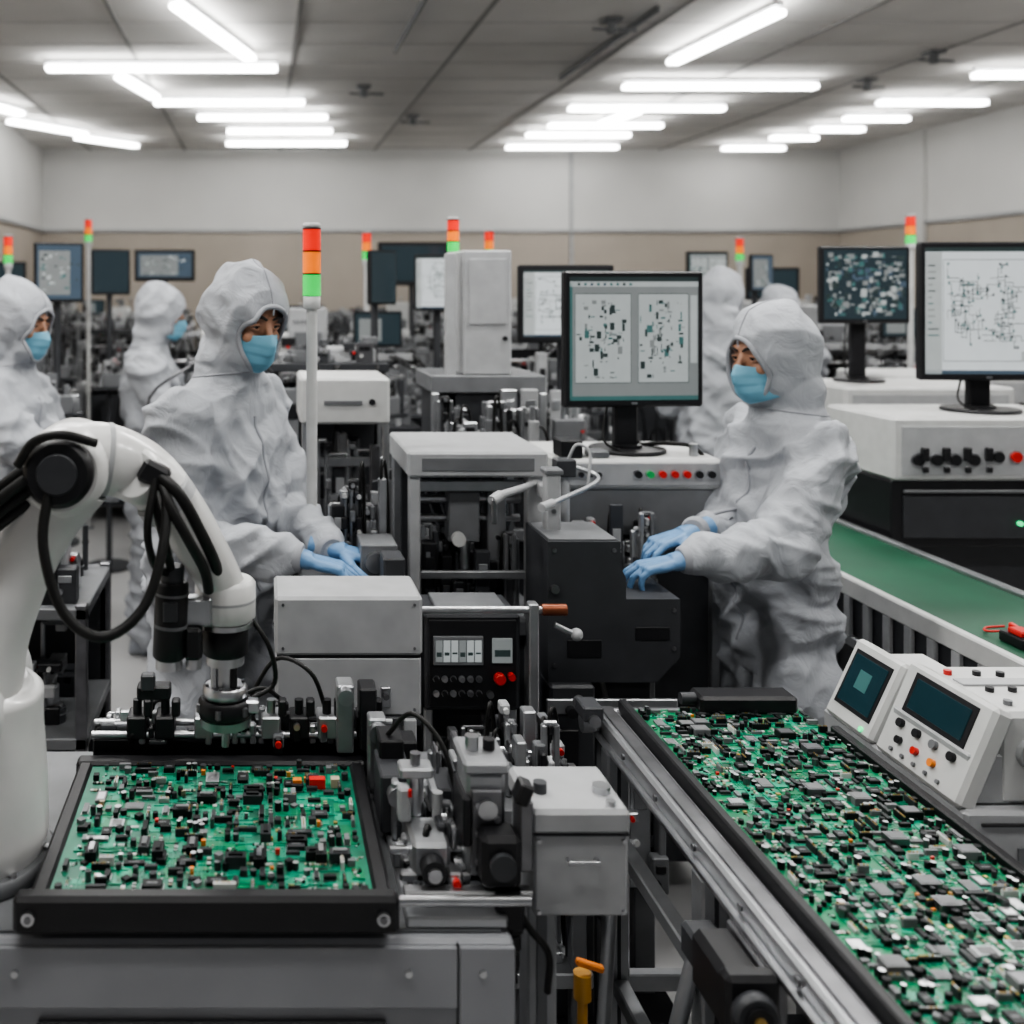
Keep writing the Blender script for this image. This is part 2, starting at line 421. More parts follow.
    for s_ in (-1, 1):
        hb.sph((s_*.012, -.102, -.034), (.008, .010, .007), SKIN); hb.sph((s_*.036, -.070, -.022), (.022, .02, .02), SKIN); hb.limb([(s_*.012, -.090, .033), (s_*.032, -.087, .037), (s_*.05, -.072, .03)], [.0065]*3, SKIN, n=8)
        hb.sph((s_*.076, .012, -.008), (.007, .018, .03), SKIN)
    hb.cyl((0, .01, -.06), (0, .02, -.16), .052, SKIN, n=20)
    hme = eval_remesh(hb.mesh('head', weld=True), .0045, 3, .5); hme.materials.clear(); hme.materials.append(SKIN)
    hme.polygons.foreach_set('use_smooth', [True]*len(hme.polygons))
    ho = bpy.data.objects.new('head', hme); COL.objects.link(ho); ho.parent = root
    fb = MB(); fb.T = HM
    for s_ in (-1, 1):
        c = Vector((s_*.031, -.0750, .010)); fb.sph(c, .0122, EYEW, nu=16, nv=12); fb.sph(c+Vector((s_*-.001, -.0080, -.0020)), .0062, EYED, nu=12, nv=8)
        fb.tube([c+Vector((-.016, -.006, .000)), c+Vector((-.008, -.0125, .0045)), c+Vector((.0, -.014, .0055)), c+Vector((.008, -.0125, .0045)), c+Vector((.016, -.006, .0))], .0032, SKIN, n=8)
        fb.tube([c+Vector((-.015, -.008, -.0015)), c+Vector((0, -.0150, .0022)), c+Vector((.015, -.008, -.0015))], .0016, HAIR, n=6)
        fb.tube([c+Vector((-.015, -.006, -.003)), c+Vector((0, -.012, -.008)), c+Vector((.015, -.006, -.003))], .0028, SKIN, n=8)
        fb.tube([(s_*.010, -.0965, .030), (s_*.030, -.0965, .038), (s_*.051, -.081, .031)], [.003, .0046, .002], HAIR, n=8)
    fb.tube([(-.022, -.088, -.060), (0, -.097, -.058), (.022, -.088, -.060)], [.002, .005, .002], SKINP, n=8)
    fb.build('face', parent=root)
    kb = MB(); kb.T = HM; NU, NV = 28, 22; vs = []
    for j in range(NV+1):
        v = j/NV
        for i in range(NU+1):
            u = -1+2*i/NU; ph = u*math.radians(68)
            zt = -.004-.016*abs(u)**.8; zb = -.116+.020*abs(u)
            z = zt+(zb-zt)*v
            bul = .016*math.sin(math.pi*min(1, v*.9+.1))**.6 + .020*math.exp(-(u/.22)**2)*max(0, 1-abs(v-.28)/.5)
            pl = .004*(1-abs(u)**3)*(((v*4) % 1)-.5)
            rx = .070; ry = .094+bul*max(0, math.cos(ph))+pl
            if v > .8: ry -= (v-.8)*.07*math.cos(ph)
            vs.append(Vector((rx*math.sin(ph)*1.02, -ry*math.cos(ph)-.003, z)))
    fs = [(j*(NU+1)+i, j*(NU+1)+i+1, (j+1)*(NU+1)+i+1, (j+1)*(NU+1)+i) for j in range(NV) for i in range(NU)]
    kb.add(vs, fs, MASK, True)
    mo = kb.build('face_mask', parent=root, norm=False); sm = mo.modifiers.new('s', 'SOLIDIFY'); sm.thickness = .0025; sm.offset = 0
    lb = MB(); lb.T = HM
    for s_ in (-1, 1):
        lb.tube([(s_*.060, -.042, -.022), (s_*.070, -.02, -.01), (s_*.078, .01, .01)], .0018, MASKW, n=6); lb.tube([(s_*.060, -.040, -.088), (s_*.068, -.015, -.05), (s_*.078, .01, -.03)], .0018, MASKW, n=6)
    lb.build('ear_loop', parent=root)
    for (Sh, E, W), hd, side in ((arms[0], hr, 1), (arms[1], hl, -1)):
        d = R3 @ Vector(hd).normalized()
        M = frame(W+d*.028, d, Vector((0, 0, 1)))
        sx = 1 if (M.to_3x3() @ Vector((1, 0, 0))).x*(1 if side == 1 else -1) > 0 else -1
        hand(M, sx, (curl, curl*1.1, curl*1.25, curl*1.4), root, k=1.0, vox=.0030 if near else .005)
    bb = MB()
    for sd in (-1, 1):
        bx_ = sd*.11*k; rr = []
        for (yy, rx, z1) in ((.085, .025, .05), (.07, .040, .09), (.02, .046, .12), (-.04, .046, .095), (-.10, .050, .068), (-.15, .044, .055), (-.175, .022, .04)):
            rr.append([Vector((bx_+rx*math.cos(2*math.pi*i/16), yy, max(0., z1*.5+z1*.55*math.sin(2*math.pi*i/16)))) for i in range(16)])
        bb.rings(rr, BOOT)
    bb.build('boots', parent=root)
    return root

person(-.12, 2.74, (.80, -.60), 1.80, (.08, 2.44, 1.085), (.17, 2.56, 1.075), (.95, -.05, -.22), (.93, -.25, -.15), pitch=.28, hyaw=-.26, vox=.0062, seed=1, lean=.055, curl=.42)
person(1.415, 2.79, (-.985, -.17), 1.672, (1.14, 2.68, 1.09), (1.05, 2.51, 1.06), (-.96, -.2, -.25), (-.97, -.02, -.18), pitch=.14, hyaw=.12, vox=.0062, seed=2, curl=.45, lean=-.01)
person(-.86, 3.5, (.92, -.39), 1.755, (-.45, 3.35, 1.05), (-.5, 3.7, 1.05), (.95, -.1, -.25), (.95, -.1, -.25), pitch=.2, vox=.0085, seed=3, near=False)
person(-.52, 4.95, (.98, -.1), 1.75, (-.15, 4.8, 1.1), (-.2, 5.1, 1.1), (.95, .0, -.25), (.95, .0, -.25), pitch=.2, vox=.010, seed=4, near=False)
person(2.24, 5.0, (.55, .83), 1.84, (2.55, 5.2, 1.1), (2.3, 5.4, 1.1), (.5, .8, -.2), (.5, .8, -.2), pitch=.3, vox=.010, seed=5, near=False)
person(2.92, 5.75, (.3, .95), 1.74, (3.07, 6.1, 1.1), (2.77, 6.1, 1.1), (.3, .9, -.2), (.3, .9, -.2), pitch=.2, vox=.012, seed=6, near=False)

# ------------------------------------------------------------------ room
def plane_obj(name, vs, m):
    mb = MB(); mb.add(vs, [(0, 1, 2, 3)], m); return mb.build(name, norm=False)
XL, XR, YN, YF, ZC = -2.75, 7.36, -2.5, 13.0, 3.5
FLOOR = mat('floor_epoxy', (.44, .44, .44), .28, var=.14, scale=1.6, bump=.05, bscale=8)
WALLU = mat('wall_paint', (.60, .595, .58), .8, var=.05, scale=1.2)
WALLL = mat('wall_beige', (.40, .355, .305), .8, var=.06, scale=1.5)
CEIL = mat('ceiling_tile', (.72, .705, .685), .9, var=.10, scale=1.1)
plane_obj('floor', [(XL-.2, YN, 0), (XR+.2, YN, 0), (XR+.2, YF+.2, 0), (XL-.2, YF+.2, 0)], FLOOR)
plane_obj('ceiling', [(XL-.2, YN, ZC), (XL-.2, YF+.2, ZC), (XR+.2, YF+.2, ZC), (XR+.2, YN, ZC)], CEIL)
def wall(name, a, b, t):
    (ax, ay), (bx_, by) = a, b
    mb = MB(); x0, x1 = sorted((ax, bx_)); y0, y1 = sorted((ay, by))
    if x0 == x1: x1 = x0+t; x0, x1 = sorted((x0, x1))
    if y0 == y1: y1 = y0+t
    mb.bx(x0, x1, y0, y1, 0, 2.47, WALLL, b=0.0005); mb.bx(x0, x1, y0, y1, 2.47, ZC, WALLU, b=.0005)
    return mb.build(name)
wall('wall_back', (XL, YF), (XR, YF), .15)
wall('wall_left', (XL, YN), (XL, YF), -.15)
wall('wall_right', (XR, YN), (XR, YF), .15)
mb = MB(); mb.bx(XL, XR, YF-.03, YF, 2.45, 2.49, LGRAY); mb.build('trim_1')
mb = MB(); mb.bx(XR-.03, XR, YN, YF-.03, 2.45, 2.49, LGRAY); mb.build('trim_2')
mb = MB(); mb.bx(XL, XL+.03, YN, YF-.03, 2.45, 2.49, LGRAY); mb.build('trim_3')
mb = MB(); mb.bx(3.93, 3.97, YF-.03, YF, 0, ZC, LGRAY); mb.build('trim_4')
mb = MB(); mb.bx(XR-.05, XR, 11.3, 11.42, 0, ZC, WALLU); mb.build('trim_5')
mb = MB()
CL = mat('ceiling_seam', (.30, .295, .29), .8)
x = XL+.6
while x < XR: mb.bx(x-.014, x+.014, YN, YF, ZC-.010, ZC-.001, CL, b=.001); x += 1.2
y = YN+.3
CL2 = mat('ceiling_seam_soft', (.50, .49, .48), .8)
while y < YF: mb.bx(XL, XR, y-.006, y+.006, ZC-.006, ZC-.001, CL2, b=.001); y += .6
mb.bx(.98, 1.0, 5.6, 7.5, ZC-.05, ZC-.001, MGRAY)
mb.bx(2.48, 2.5, 6.4, 8.5, ZC-.045, ZC-.001, MGRAY)
mb.build('ceiling_grid')
mb = MB()
for (sx, sy) in ((.9, 8.9), (5.0, 7.6), (1.55, 10.4), (2.3, 6.7), (5.1, 8.6)):
    mb.cyl((sx, sy, ZC-.10), (sx, sy, ZC-.01), .03, MGRAY); mb.cb((sx, sy, ZC-.02), (.12, .12, .02), MGRAY)
    mb.cyl((sx-.12, sy, ZC-.07), (sx+.18, sy+.05, ZC-.07), .010, MGRAY)
mb.build('ceiling_sprinkler')

def fixture(a, b, light=0.):
    a = Vector((a[0], a[1], 0)); b = Vector((b[0], b[1], 0)); d = b-a; L = d.length; c = (a+b)/2
    mb = MB()
    mb.cb((0, 0, -.016), (L, .05, .024), LGRAY)
    mb.cb((-L*.35, 0, -.035), (.03, .03, .03), LGRAY); mb.cb((L*.35, 0, -.035), (.03, .03, .03), LGRAY)
    mb.cb((0, 0, -.068), (L-.02, .095, .040), TUBE, b=.008)
    o = mb.build('ceiling_light', (c.x, c.y, ZC-.012), math.atan2(d.y, d.x))
    if light:
        ld = bpy.data.lights.new('tube_lamp', 'AREA'); ld.shape = 'RECTANGLE'; ld.size = L; ld.size_y = .10; ld.energy = light
        ld.color = (1, .985, .96)
        lo = bpy.data.objects.new('tube_lamp', ld); COL.objects.link(lo); lo.parent = o; lo.location = (0, 0, -.095)
for (x0, x1, y) in ((-1.65, .14, 7.86), (-.97, .41, 9.3), (-.62, .67, 10.1), (-.36, .78, 10.98), (-.40, 1.01, 11.9),
                    (3.03, 4.66, 8.56), (2.89, 4.36, 9.6), (2.98, 4.17, 10.6), (2.92, 4.07, 11.25), (2.93, 4.27, 12.2),
                    (5.61, 6.6, 9.3), (5.8, 6.45, 10.18), (5.85, 6.4, 10.85), (5.71, 6.24, 11.46), (5.55, 6.3, 12.3), (5.64, 6.6, 8.1)):
    fixture((x0, y), (x1, y))
fixture((-.503, 6.1), (-.07, 7.53)); fixture((3.175, 6.25), (3.08, 7.66)); fixture((-1.12, 8.15), (-.925, 9.05))
fixture((-2.53, 10.3), (-1.9, 11.2)); fixture((-2.05, 11.4), (-1.45, 12.1)); fixture((3.6, 9.75), (3.5, 10.5)); fixture((-2.6, 9.2), (-2.3, 9.9))
for (x0, x1, y, p) in ((-1.6, 0., 4.6, 34), (2.6, 4.2, 4.9, 30), (5.0, 6.4, 5.2, 28), (.6, 2.2, 3.2, 42), (-1.9, -.5, 2.6, 44), (3.0, 4.4, 2.6, 28),
                       (-1.2, .2, .9, 26), (1.2, 2.6, 1.0, 22)):
    fixture((x0, y), (x1, y), p)

# ------------------------------------------------------------------ screens / monitors
def screen_content(mb, w, h, z0, y, style, rnd):
    def q(x0, x1, a, b, m, dy=0.0006):
        mb.quad((x0, y-dy, z0+a), (x1, y-dy, z0+a), (x1, y-dy, z0+b), (x0, y-dy, z0+b), m)
    W2 = w/2
    if style == 'schem':
        q(-W2, W2, 0, h, SCR_G, 0.0003)
        q(-W2, W2, h*.965, h, SCR_K); q(-W2, W2, h*.92, h*.96, SCR_L); q(-W2, W2, 0, h*.035, SCR_T); q(-W2, -W2+.02*w, 0, h*.95, SCR_T)
        for i in range(9): q((-.44+i*.05)*w, (-.42+i*.05)*w, h*.93, h*.95, rnd.choice((SCR_K, SCR_T, SCR_B)), .0009)
        for (a, b) in ((-.46, -.03), (.03, .42)):
            q(a*w, b*w, h*.14, h*.86, SCR_L, .0006)
            for s_ in (0, 1):
                q(a*w, b*w, h*(.14+.72*s_), h*(.145+.72*s_), SCR_K, .0009)
                q((a if s_ else b)*w, (a if s_ else b)*w+.003*w, h*.14, h*.86, SCR_K, .0009)
            for i in range(90):
                x = rnd.gauss((a+b)/2-.02, .10)*w; x = max(a*w+.01*w, min(x, (b-.06)*w)); z = min(.78, max(.18, rnd.gauss(.5, .17)))*h; ww = rnd.choice((.006, .01, .02, .035))*w; hh = rnd.choice((.008, .015, .03, .06))*h
                q(x, x+ww, z, min(z+hh, .83*h), rnd.choice((SCR_K, SCR_K, SCR_T, SCR_G)), .0009+i*1e-6)
        q(.44*w, .49*w, h*.3, h*.85, SCR_L)
    elif style == 'line':
        q(-W2, W2, 0, h, SCR_W, 0.0003)
        q(-W2, W2, h*.965, h, SCR_K); q(-W2, -W2+.13*w, 0, h*.96, SCR_L); q(-W2, W2, 0, h*.03, SCR_B); q(-.36*w, .46*w, h*.90, h*.904, SCR_K); q(-.36*w, .46*w, h*.10, h*.104, SCR_K)
        q(-.36*w, -.357*w, h*.10, h*.90, SCR_K); q(.457*w, .46*w, h*.10, h*.90, SCR_K); q(.25*w, .46*w, h*.10, h*.17, SCR_L); q(.25*w, .46*w, h*.17, h*.173, SCR_K)
        for i in range(12): q(-.48*w, (-.48+rnd.uniform(.03, .09))*w, h*(.3+i*.05), h*(.31+i*.05), rnd.choice((SCR_K, SCR_T, SCR_G)), .0009)
        cx, cz = 0, .5
        for i in range(330):
            if i % 11 == 0: cx = rnd.uniform(-.28, .34); cz = rnd.uniform(.25, .8)
            L = rnd.uniform(.02, .09); s_ = rnd.choice((-1, 1))
            if rnd.random() < .5:
                nx = max(-.33, min(.42, cx+L*s_)); q(min(cx, nx)*w, max(cx, nx)*w, cz*h, (cz+.005)*h, rnd.choice((SCR_K, SCR_K, SCR_G)), .0009+i*1e-6); cx = nx
            else:
                nz = max(.2, min(.86, cz+L*s_)); q(cx*w, (cx+.004)*w, min(cz, nz)*h, max(cz, nz)*h, rnd.choice((SCR_K, SCR_K, SCR_G)), .0009+i*1e-6); cz = nz
            if i % 4 == 0: q(cx*w, (cx+.015)*w, cz*h, (cz+.02)*h, rnd.choice((SCR_K, SCR_T)), .0013)
    elif style == 'photo':
        q(-W2, W2, 0, h, SCR_D, 0.0003)
        for i in range(240):
            x = rnd.uniform(-.48, .42)*w; z = rnd.uniform(.03, .9)*h; ww = rnd.uniform(.01, .08)*w; hh = rnd.uniform(.01, .08)*h
            q(x, min(x+ww, W2), z, min(z+hh, h), rnd.choice((SCR_L, SCR_T, SCR_G, SCR_K, SCR_G, SCR_B)), .0004+i*.000003)
    elif style == 'blue':
        q(-W2, W2, 0, h, SCR_B, 0.0003); q(-W2*.9, W2*.5, h*.08, h*.9, SCR_G)
        for i in range(34):
            x = rnd.uniform(-.45, .4)*w; z = rnd.uniform(.1, .85)*h; q(x, x+rnd.uniform(.02, .1)*w, z, z+rnd.uniform(.01, .05)*h, rnd.choice((SCR_K, SCR_T, SCR_L, SCR_W)), .0009)
    else:
        q(-W2, W2, 0, h, SCR_D, .0003)
def monitor(x, y, zb, w, h, neck, style, rz=0., seed=1, name='computer_monitor'):
    rnd = random.Random(seed); mb = MB()
    z0 = neck; b = .04*w
    mb.bx(-w/2, w/2, -.018, .012, z0, z0+h, BLACK, b=.006)
    mb.bx(-w*.36, w*.36, .012, .04, z0+h*.15, z0+h*.85, BLACK, b=.01)
    iw, ih = w-2*b, h-2.2*b
    screen_content(mb, iw, ih, z0+1.2*b, -.018, style, rnd)
    mb.bx(-.02*w, .02*w, -.0195, -.018, z0+.008, z0+.014, STEEL, b=.0003)
    mb.cb((0, .045, neck/2+h*.15), (.12*w+.02, .03, neck+h*.3), BLACK, b=.006)
    mb.cyl((0, .03, 0), (0, .03, .012), .26*w, BLACK, n=28, ch=.003); mb.cyl((0, .03, .012), (0, .03, .02), .1*w, BLACK, n=20)
    mb.tube([(.02, .05, z0+h*.3), (.10*w, .09, z0), (.12*w, .08, .03), (.2*w, .10, .01)], .004, RUBBER, n=6, k=4)
    mb.tube([(-.02, .05, z0+h*.2), (-.16*w, .02, z0-.01), (-.22*w, -.02, .04), (-.1*w, -.03, .008)], .0035, RUBBER, n=6, k=4)
    return mb.build(name, (x, y, zb), rz)

def andon(x, y, z0, z1, lh=.18, r=.022):
    mb = MB(); H = z1-z0
    mb.cyl((0, 0, 0), (0, 0, .012), r*1.6, MGRAY); mb.cyl((0, 0, .012), (0, 0, H-lh-.03), r*.6, WHITE, n=14)
    mb.cyl((0, 0, H-lh-.035), (0, 0, H-lh), r*.95, WHITE, n=20, ch=.003)
    k = lh*.31
    for i, m in enumerate((AL_G, AL_O, AL_R)):
        a = H-lh+i*k; mb.cyl((0, 0, a), (0, 0, a+k-.004), r, m, n=20); mb.cyl((0, 0, a+k-.004), (0, 0, a+k), r*1.03, BLACK, n=20)
    mb.cyl((0, 0, H-lh*.07), (0, 0, H), r*1.02, WHITE, n=20, ch=.004)
    return mb.build('signal_tower_light', (x, y, z0))

# ------------------------------------------------------------------ PCB population: cell grid with non-overlapping parts
def populate(mb, x0, x1, y0, y1, z, rnd, fill, light, cell=.0125, hs=1.):
    nx = int((x1-x0)/cell); ny = int((y1-y0)/cell); cx = (x1-x0)/nx; cy = (y1-y0)/ny
    occ = [[False]*ny for _ in range(nx)]
    for i in range(int(nx*ny*.32)):
        x = rnd.uniform(x0+.02, x1-.02); y = rnd.uniform(y0+.02, y1-.02)
        mb.sbx(x, y, z-.0004, rnd.uniform(.010, .036), rnd.uniform(.008, .032), .0006+i*4e-7, rnd.choice((PCB2, PCB2, PCB4)) if rnd.random() < light else rnd.choice((PCB3, PCB4)))
    for i in range(int(nx*ny*.34)):
        x = rnd.uniform(x0+.02, x1-.02); y = rnd.uniform(y0+.02, y1-.02); L = rnd.uniform(.012, .045)
        if rnd.random() < .5: mb.sbx(x, y, z, L, .0011, .0016, PCB2)
        else: mb.sbx(x, y, z, .0011, L, .0016, PCB2)
    order = [(i, j) for i in range(nx) for j in range(ny)]; rnd.shuffle(order)
    for (i, j) in order:
        if rnd.random() > fill: continue
        fp = rnd.choice(((3, 2), (2, 3), (2, 2), (3, 1), (1, 3), (2, 1), (1, 2), (2, 1), (1, 2), (1, 1), (1, 1), (1, 1), (1, 1), (4, 1)))
        while True:
            a, b = fp
            if i+a <= nx and j+b <= ny and not any(occ[i+u][j+v] for u in range(a) for v in range(b)): break
            if fp == (1, 1): fp = None; break
            fp = (max(1, a-1), max(1, b-1))
        if fp is None: continue
        a, b = fp
        for u in range(a):
            for v in range(b): occ[i+u][j+v] = True
        x = x0+(i+a/2)*cx+rnd.uniform(-.1, .1)*cx; y = y0+(j+b/2)*cy+rnd.uniform(-.1, .1)*cy; w = a*cx*rnd.uniform(.62, .88); d = b*cy*rnd.uniform(.62, .88); t = rnd.random()
        if a*b >= 4:
            if t < .50:
                h = rnd.uniform(.003, .007)*hs; n = int(d/.0032)
                for kk in range(n):
                    yy = y-d/2+(kk+.5)*d/n; mb.sbx(x, yy, z, w*1.0, .0012, .0016, STEEL)
                mb.sbx(x, y, z+.0005, w*.84, d*.94, h, rnd.choice((PBLK, PBLK, PDGR))); mb.sbx(x, y, z+.0005+h, w*.45, d*.18, .0002, PMGR)
            elif t < .70: mb.sbx(x, y, z, w, d, .0035*hs, rnd.choice((STEEL, DSTEEL, PMGR, ALU))); mb.sbx(x, y, z+.0035*hs, w*.7, d*.7, .0005, rnd.choice((STEEL, PMGR)))
            else:
                mb.sbx(x, y, z, w, d, .002, rnd.choice((PCB2, PCB4)))
                for kk in range(7):
                    mb.sbx(x+rnd.uniform(-.35, .35)*w, y+rnd.uniform(-.35, .35)*d, z+.002, .004, .003, rnd.uniform(.001, .004)*hs, rnd.choice((PBLK, PWHT, PTAN, STEEL, PBLK)))
        elif a*b >= 2:
            lx = a > b
            if t < .36:
                h = rnd.uniform(.003, .008)*hs; mb.sbx(x, y, z, w, d, .0014, STEEL); mb.sbx(x, y, z+.0004, w*(.97 if lx else .72), d*(.72 if lx else .97), h, rnd.choice((PBLK, PBLK, PDGR, PMGR)))
            elif t < .58:
                h = rnd.uniform(.005, .011)*hs; m = rnd.choice((PBLK, PBLK, PWHT, PDGR, PMGR)); mb.sbx(x, y, z, w*(1 if lx else .55), d*(.55 if lx else 1), h, m)
                for kk in range(3*max(a, b)):
                    s_ = (kk+.5)/(3*max(a, b))-.5; mb.sbx(x+(s_*w if lx else 0), y+(0 if lx else s_*d), z+h, .0016, .0016, .002, rnd.choice((GOLD, STEEL)))
            elif t < .86:
                for kk in range(3*max(a, b)):
                    s_ = (kk+.5)/(3*max(a, b))-.5
                    mb.sbx(x+(s_*w if lx else 0), y+(0 if lx else s_*d), z, .0022 if lx else .0055, .0055 if lx else .0022, .002, rnd.choice((PWHT, PTAN, PBLK, STEEL, PBLK, PWHT)))
            else:
                for s_ in (-.27, .27):
                    c = (x+(s_*w if lx else 0), y+(0 if lx else s_*d)); mb.cyl((*c, z), (*c, z+rnd.uniform(.007, .012)*hs), .0045, rnd.choice((PBLK, PDGR)), n=9, capm=rnd.choice((STEEL, PBLK)))
        else:
            if t < .28: mb.cyl((x, y, z), (x, y, z+rnd.uniform(.004, .012)*hs), rnd.choice((.0035, .0045, .0055)), rnd.choice((PBLK, PBLK, PDGR, DSTEEL)), n=9, capm=rnd.choice((STEEL, PBLK, PDGR)))
            elif t < .52: mb.sbx(x, y, z, w, d, rnd.uniform(.003, .008)*hs, rnd.choice((PBLK, PDGR, PBLK, PMGR)), rnd.choice((0, 0, 0, .785)))
            elif t < .82:
                for kk in range(4): mb.sbx(x+rnd.choice((-.3, 0, .3))*cx, y+rnd.choice((-.3, 0, .3))*cy, z, .003, .0018, .0014+kk*1e-5, rnd.choice((PWHT, PTAN, PBLK, STEEL)))
            elif t < .90: mb.sbx(x, y, z, w*.7, d*.7, .002, rnd.choice((GOLD, STEEL, PWHT)))
            elif t < .92: mb.sbx(x, y, z, .005, .004, .005, rnd.choice((RED, ORANGE, YELLOW)))

# ------------------------------------------------------------------ robot table
mb = MB()
mb.bx(-.80, .344, 1.385, 1.95, .09, .84, TGRAY, b=.005)
mb.bx(-.79, .334, 1.40, 1.93, 0, .09, DGRAY)
mb.bx(.266, .268, 1.3835, 1.386, .09, .838, SEAM, b=.0003)
mb.bx(-.80, .266, 1.379, 1.386, .752, .834, TGRAY, b=.004)
mb.bx(.27, .344, 1.379, 1.386, .10, .834, TGRAY, b=.004)
mb.bx(-.30, .17, 1.376, 1.384, .60, .735, BLACK, b=.003)
for i in range(9): mb.bx(-.28, .15, 1.372, 1.377, .61+i*.013, .616+i*.013, DGRAY, b=.001)
for xx in (-.33, .2, .30): mb.bolt((xx, 1.379, .80), (0, -1, 0), .005, STEEL)
mb.bx(-.78, .33, 1.40, 1.94, .84, .846, MGRAY, b=.002)
mb.build('machine_table')

mb = MB(); rnd = random.Random(3)
mb.bx(-.332, .187, 1.37, 1.398, .855, .906, BLACK, b=.006)
mb.bx(-.315, -.290, 1.395, 1.80, .855, .898, BLACK, b=.005); mb.bx(.155, .180, 1.395, 1.80, .855, .898, BLACK, b=.005)
mb.bx(-.32, .185, 1.778, 1.81, .855, .90, BLACK, b=.005)
mb.bx(-.31, .175, 1.39, 1.80, .846, .885, DGRAY)
mb.bx(-.291, .156, 1.392, 1.779, .885, .893, PCB, b=.001)
for xx in (-.31, .165): mb.cyl((xx, 1.371, .88), (xx, 1.364, .88), .009, STEEL, n=16); mb.cyl((xx, 1.364, .88), (xx, 1.362, .88), .005, DSTEEL, n=8)
populate(mb, -.284, .150, 1.402, 1.774, .8934, rnd, .52, .8, .0125, 1.25)
for i in range(16):
    xx = rnd.uniform(-.26, .12); yy = rnd.uniform(1.43, 1.75); hh = rnd.uniform(.010, .02); a = rnd.choice((0, 1.5708))
    mb.sbx(xx, yy, .8934, .03, .016, hh, rnd.choice((PBLK, PDGR, PBLK)), a); mb.sbx(xx, yy, .8934+hh, .02, .007, .003, rnd.choice((PMGR, PBLK, STEEL)), a)
mb.sbx(.095, 1.70, .894, .026, .014, .016, RED); mb.sbx(.062, 1.705, .894, .014, .012, .012, ORANGE); mb.sbx(.125, 1.705, .894, .014, .014, .014, PTAN)
for i in range(14): mb.sbx(rnd.uniform(-.26, .13), rnd.uniform(1.42, 1.76), .894, .007, .005, .008, rnd.choice((RED, ORANGE, YELLOW, PWHT, PTAN, ORANGE)), rnd.choice((0, 1.57)))
mb.build('circuit_board_tray')

mb = MB(); rnd = random.Random(5)
mb.bx(-.30, .26, 1.835, 1.87, .846, .915, BLACK); mb.cyl((-.30, 1.83, .925), (.24, 1.83, .925), .007, STEEL)
mb.cyl((-.30, 1.86, .935), (.24, 1.86, .935), .006, STEEL)
for xx in (-.22, -.17, -.10, .02, .07, .12, .19):
    mb.cb((xx, 1.845, .94), (.035, .05, .04), rnd.choice((BLACK, ALU, BLACK, DSTEEL))); mb.cyl((xx, 1.84, .955), (xx, 1.84, .985), .008, rnd.choice((STEEL, BLACK)))
    mb.cb((xx+.02, 1.83, .975), (.015, .02, .03), BLACK)
mb.cb((-.19, 1.84, 1.0), (.06, .03, .025), BLACK); mb.cb((-.20, 1.83, 1.02), (.025, .02, .03), DGRAY); mb.cb((.15, 1.82, .965), (.03, .045, .12), ALU); mb.cb((.19, 1.82, .965), (.03, .05, .11), BLACK); mb.cyl((.15, 1.80, 1.01), (.15, 1.78, 1.01), .014, STEEL)
mb.greeble(-.30, .24, 1.82, 1.90, .91, .97, 70, rnd, (BLACK, DGRAY, BLACK, DSTEEL, MGRAY, ALU, STEEL), .06)
mb.tube([(.04, 1.85, .98), (.0, 1.80, 1.02), (-.06, 1.80, .99), (-.10, 1.85, .96)], .004, RUBBER)
mb.tube([(.12, 1.85, .96), (.09, 1.82, 1.04), (.03, 1.86, 1.05), (-.02, 1.88, .97)], .004, RUBBER)
mb.build('clamp_rail')

mb = MB(); rnd = random.Random(9)
mb.bx(.20, .34, 1.40, 1.80, .846, .862, ALU)
mb.bx(.20, .38, 1.42, 1.44, .875, .885, STEEL); mb.bx(.20, .36, 1.46, 1.475, .875, .888, STEEL)
mb.cyl((.19, 1.40, .885), (.37, 1.40, .885), .007, STEEL); mb.cyl((.19, 1.50, .90), (.38, 1.50, .90), .006, STEEL)
mb.bx(.295, .35, 1.46, 1.54, .862, 1.03, ALU, b=.005); mb.bx(.300, .345, 1.452, 1.462, .90, 1.01, DSTEEL); mb.bx(.29, .355, 1.455, 1.545, 1.03, 1.048, ALU, b=.006)
mb.cyl((.31, 1.50, 1.048), (.31, 1.50, 1.068), .010, STEEL); mb.cyl((.335, 1.50, 1.048), (.335, 1.50, 1.063), .009, BLACK)
mb.bx(.288, .300, 1.45, 1.53, .93, 1.0, BLACK); mb.cyl((.322, 1.452, .985), (.322, 1.445, .985), .014, STEEL, n=20)
for i in range(5): mb.bolt((.31+(i % 2)*.026, 1.452, .91+i*.02), (0, -1, 0), .005, STEEL)
mb.cb((.335, 1.44, .925), (.055, .05, .075), BLACK, b=.008); mb.cyl((.335, 1.415, .925), (.335, 1.405, .925), .018, DGRAY, n=20); mb.cb((.345, 1.43, .86), (.04, .04, .05), BLACK)
mb.cb((.375, 1.46, .95), (.020, .04, .10), DSTEEL); mb.cb((.372, 1.45, 1.01), (.02, .03, .03), BLACK, rot=(0, .4, 0))
mb.cb((.245, 1.50, .90), (.055, .08, .06), ALU, b=.006); mb.cyl((.245, 1.46, .90), (.245, 1.435, .90), .018, BLACK, n=20); mb.cyl((.245, 1.435, .90), (.245, 1.43, .90), .010, STEEL, n=16)
mb.cyl((.235, 1.55, .93), (.235, 1.55, .99), .013, STEEL, n=16); mb.cb((.235, 1.55, .995), (.05, .035, .016), ALU); mb.cyl((.235, 1.55, 1.0), (.235, 1.55, 1.02), .008, DSTEEL)
mb.cyl((.265, 1.53, .93), (.265, 1.53, .97), .008, LGRAY); mb.cb((.215, 1.53, .955), (.018, .025, .05), LGRAY); mb.cb((.222, 1.516, .975), (.006, .004, .012), RED)
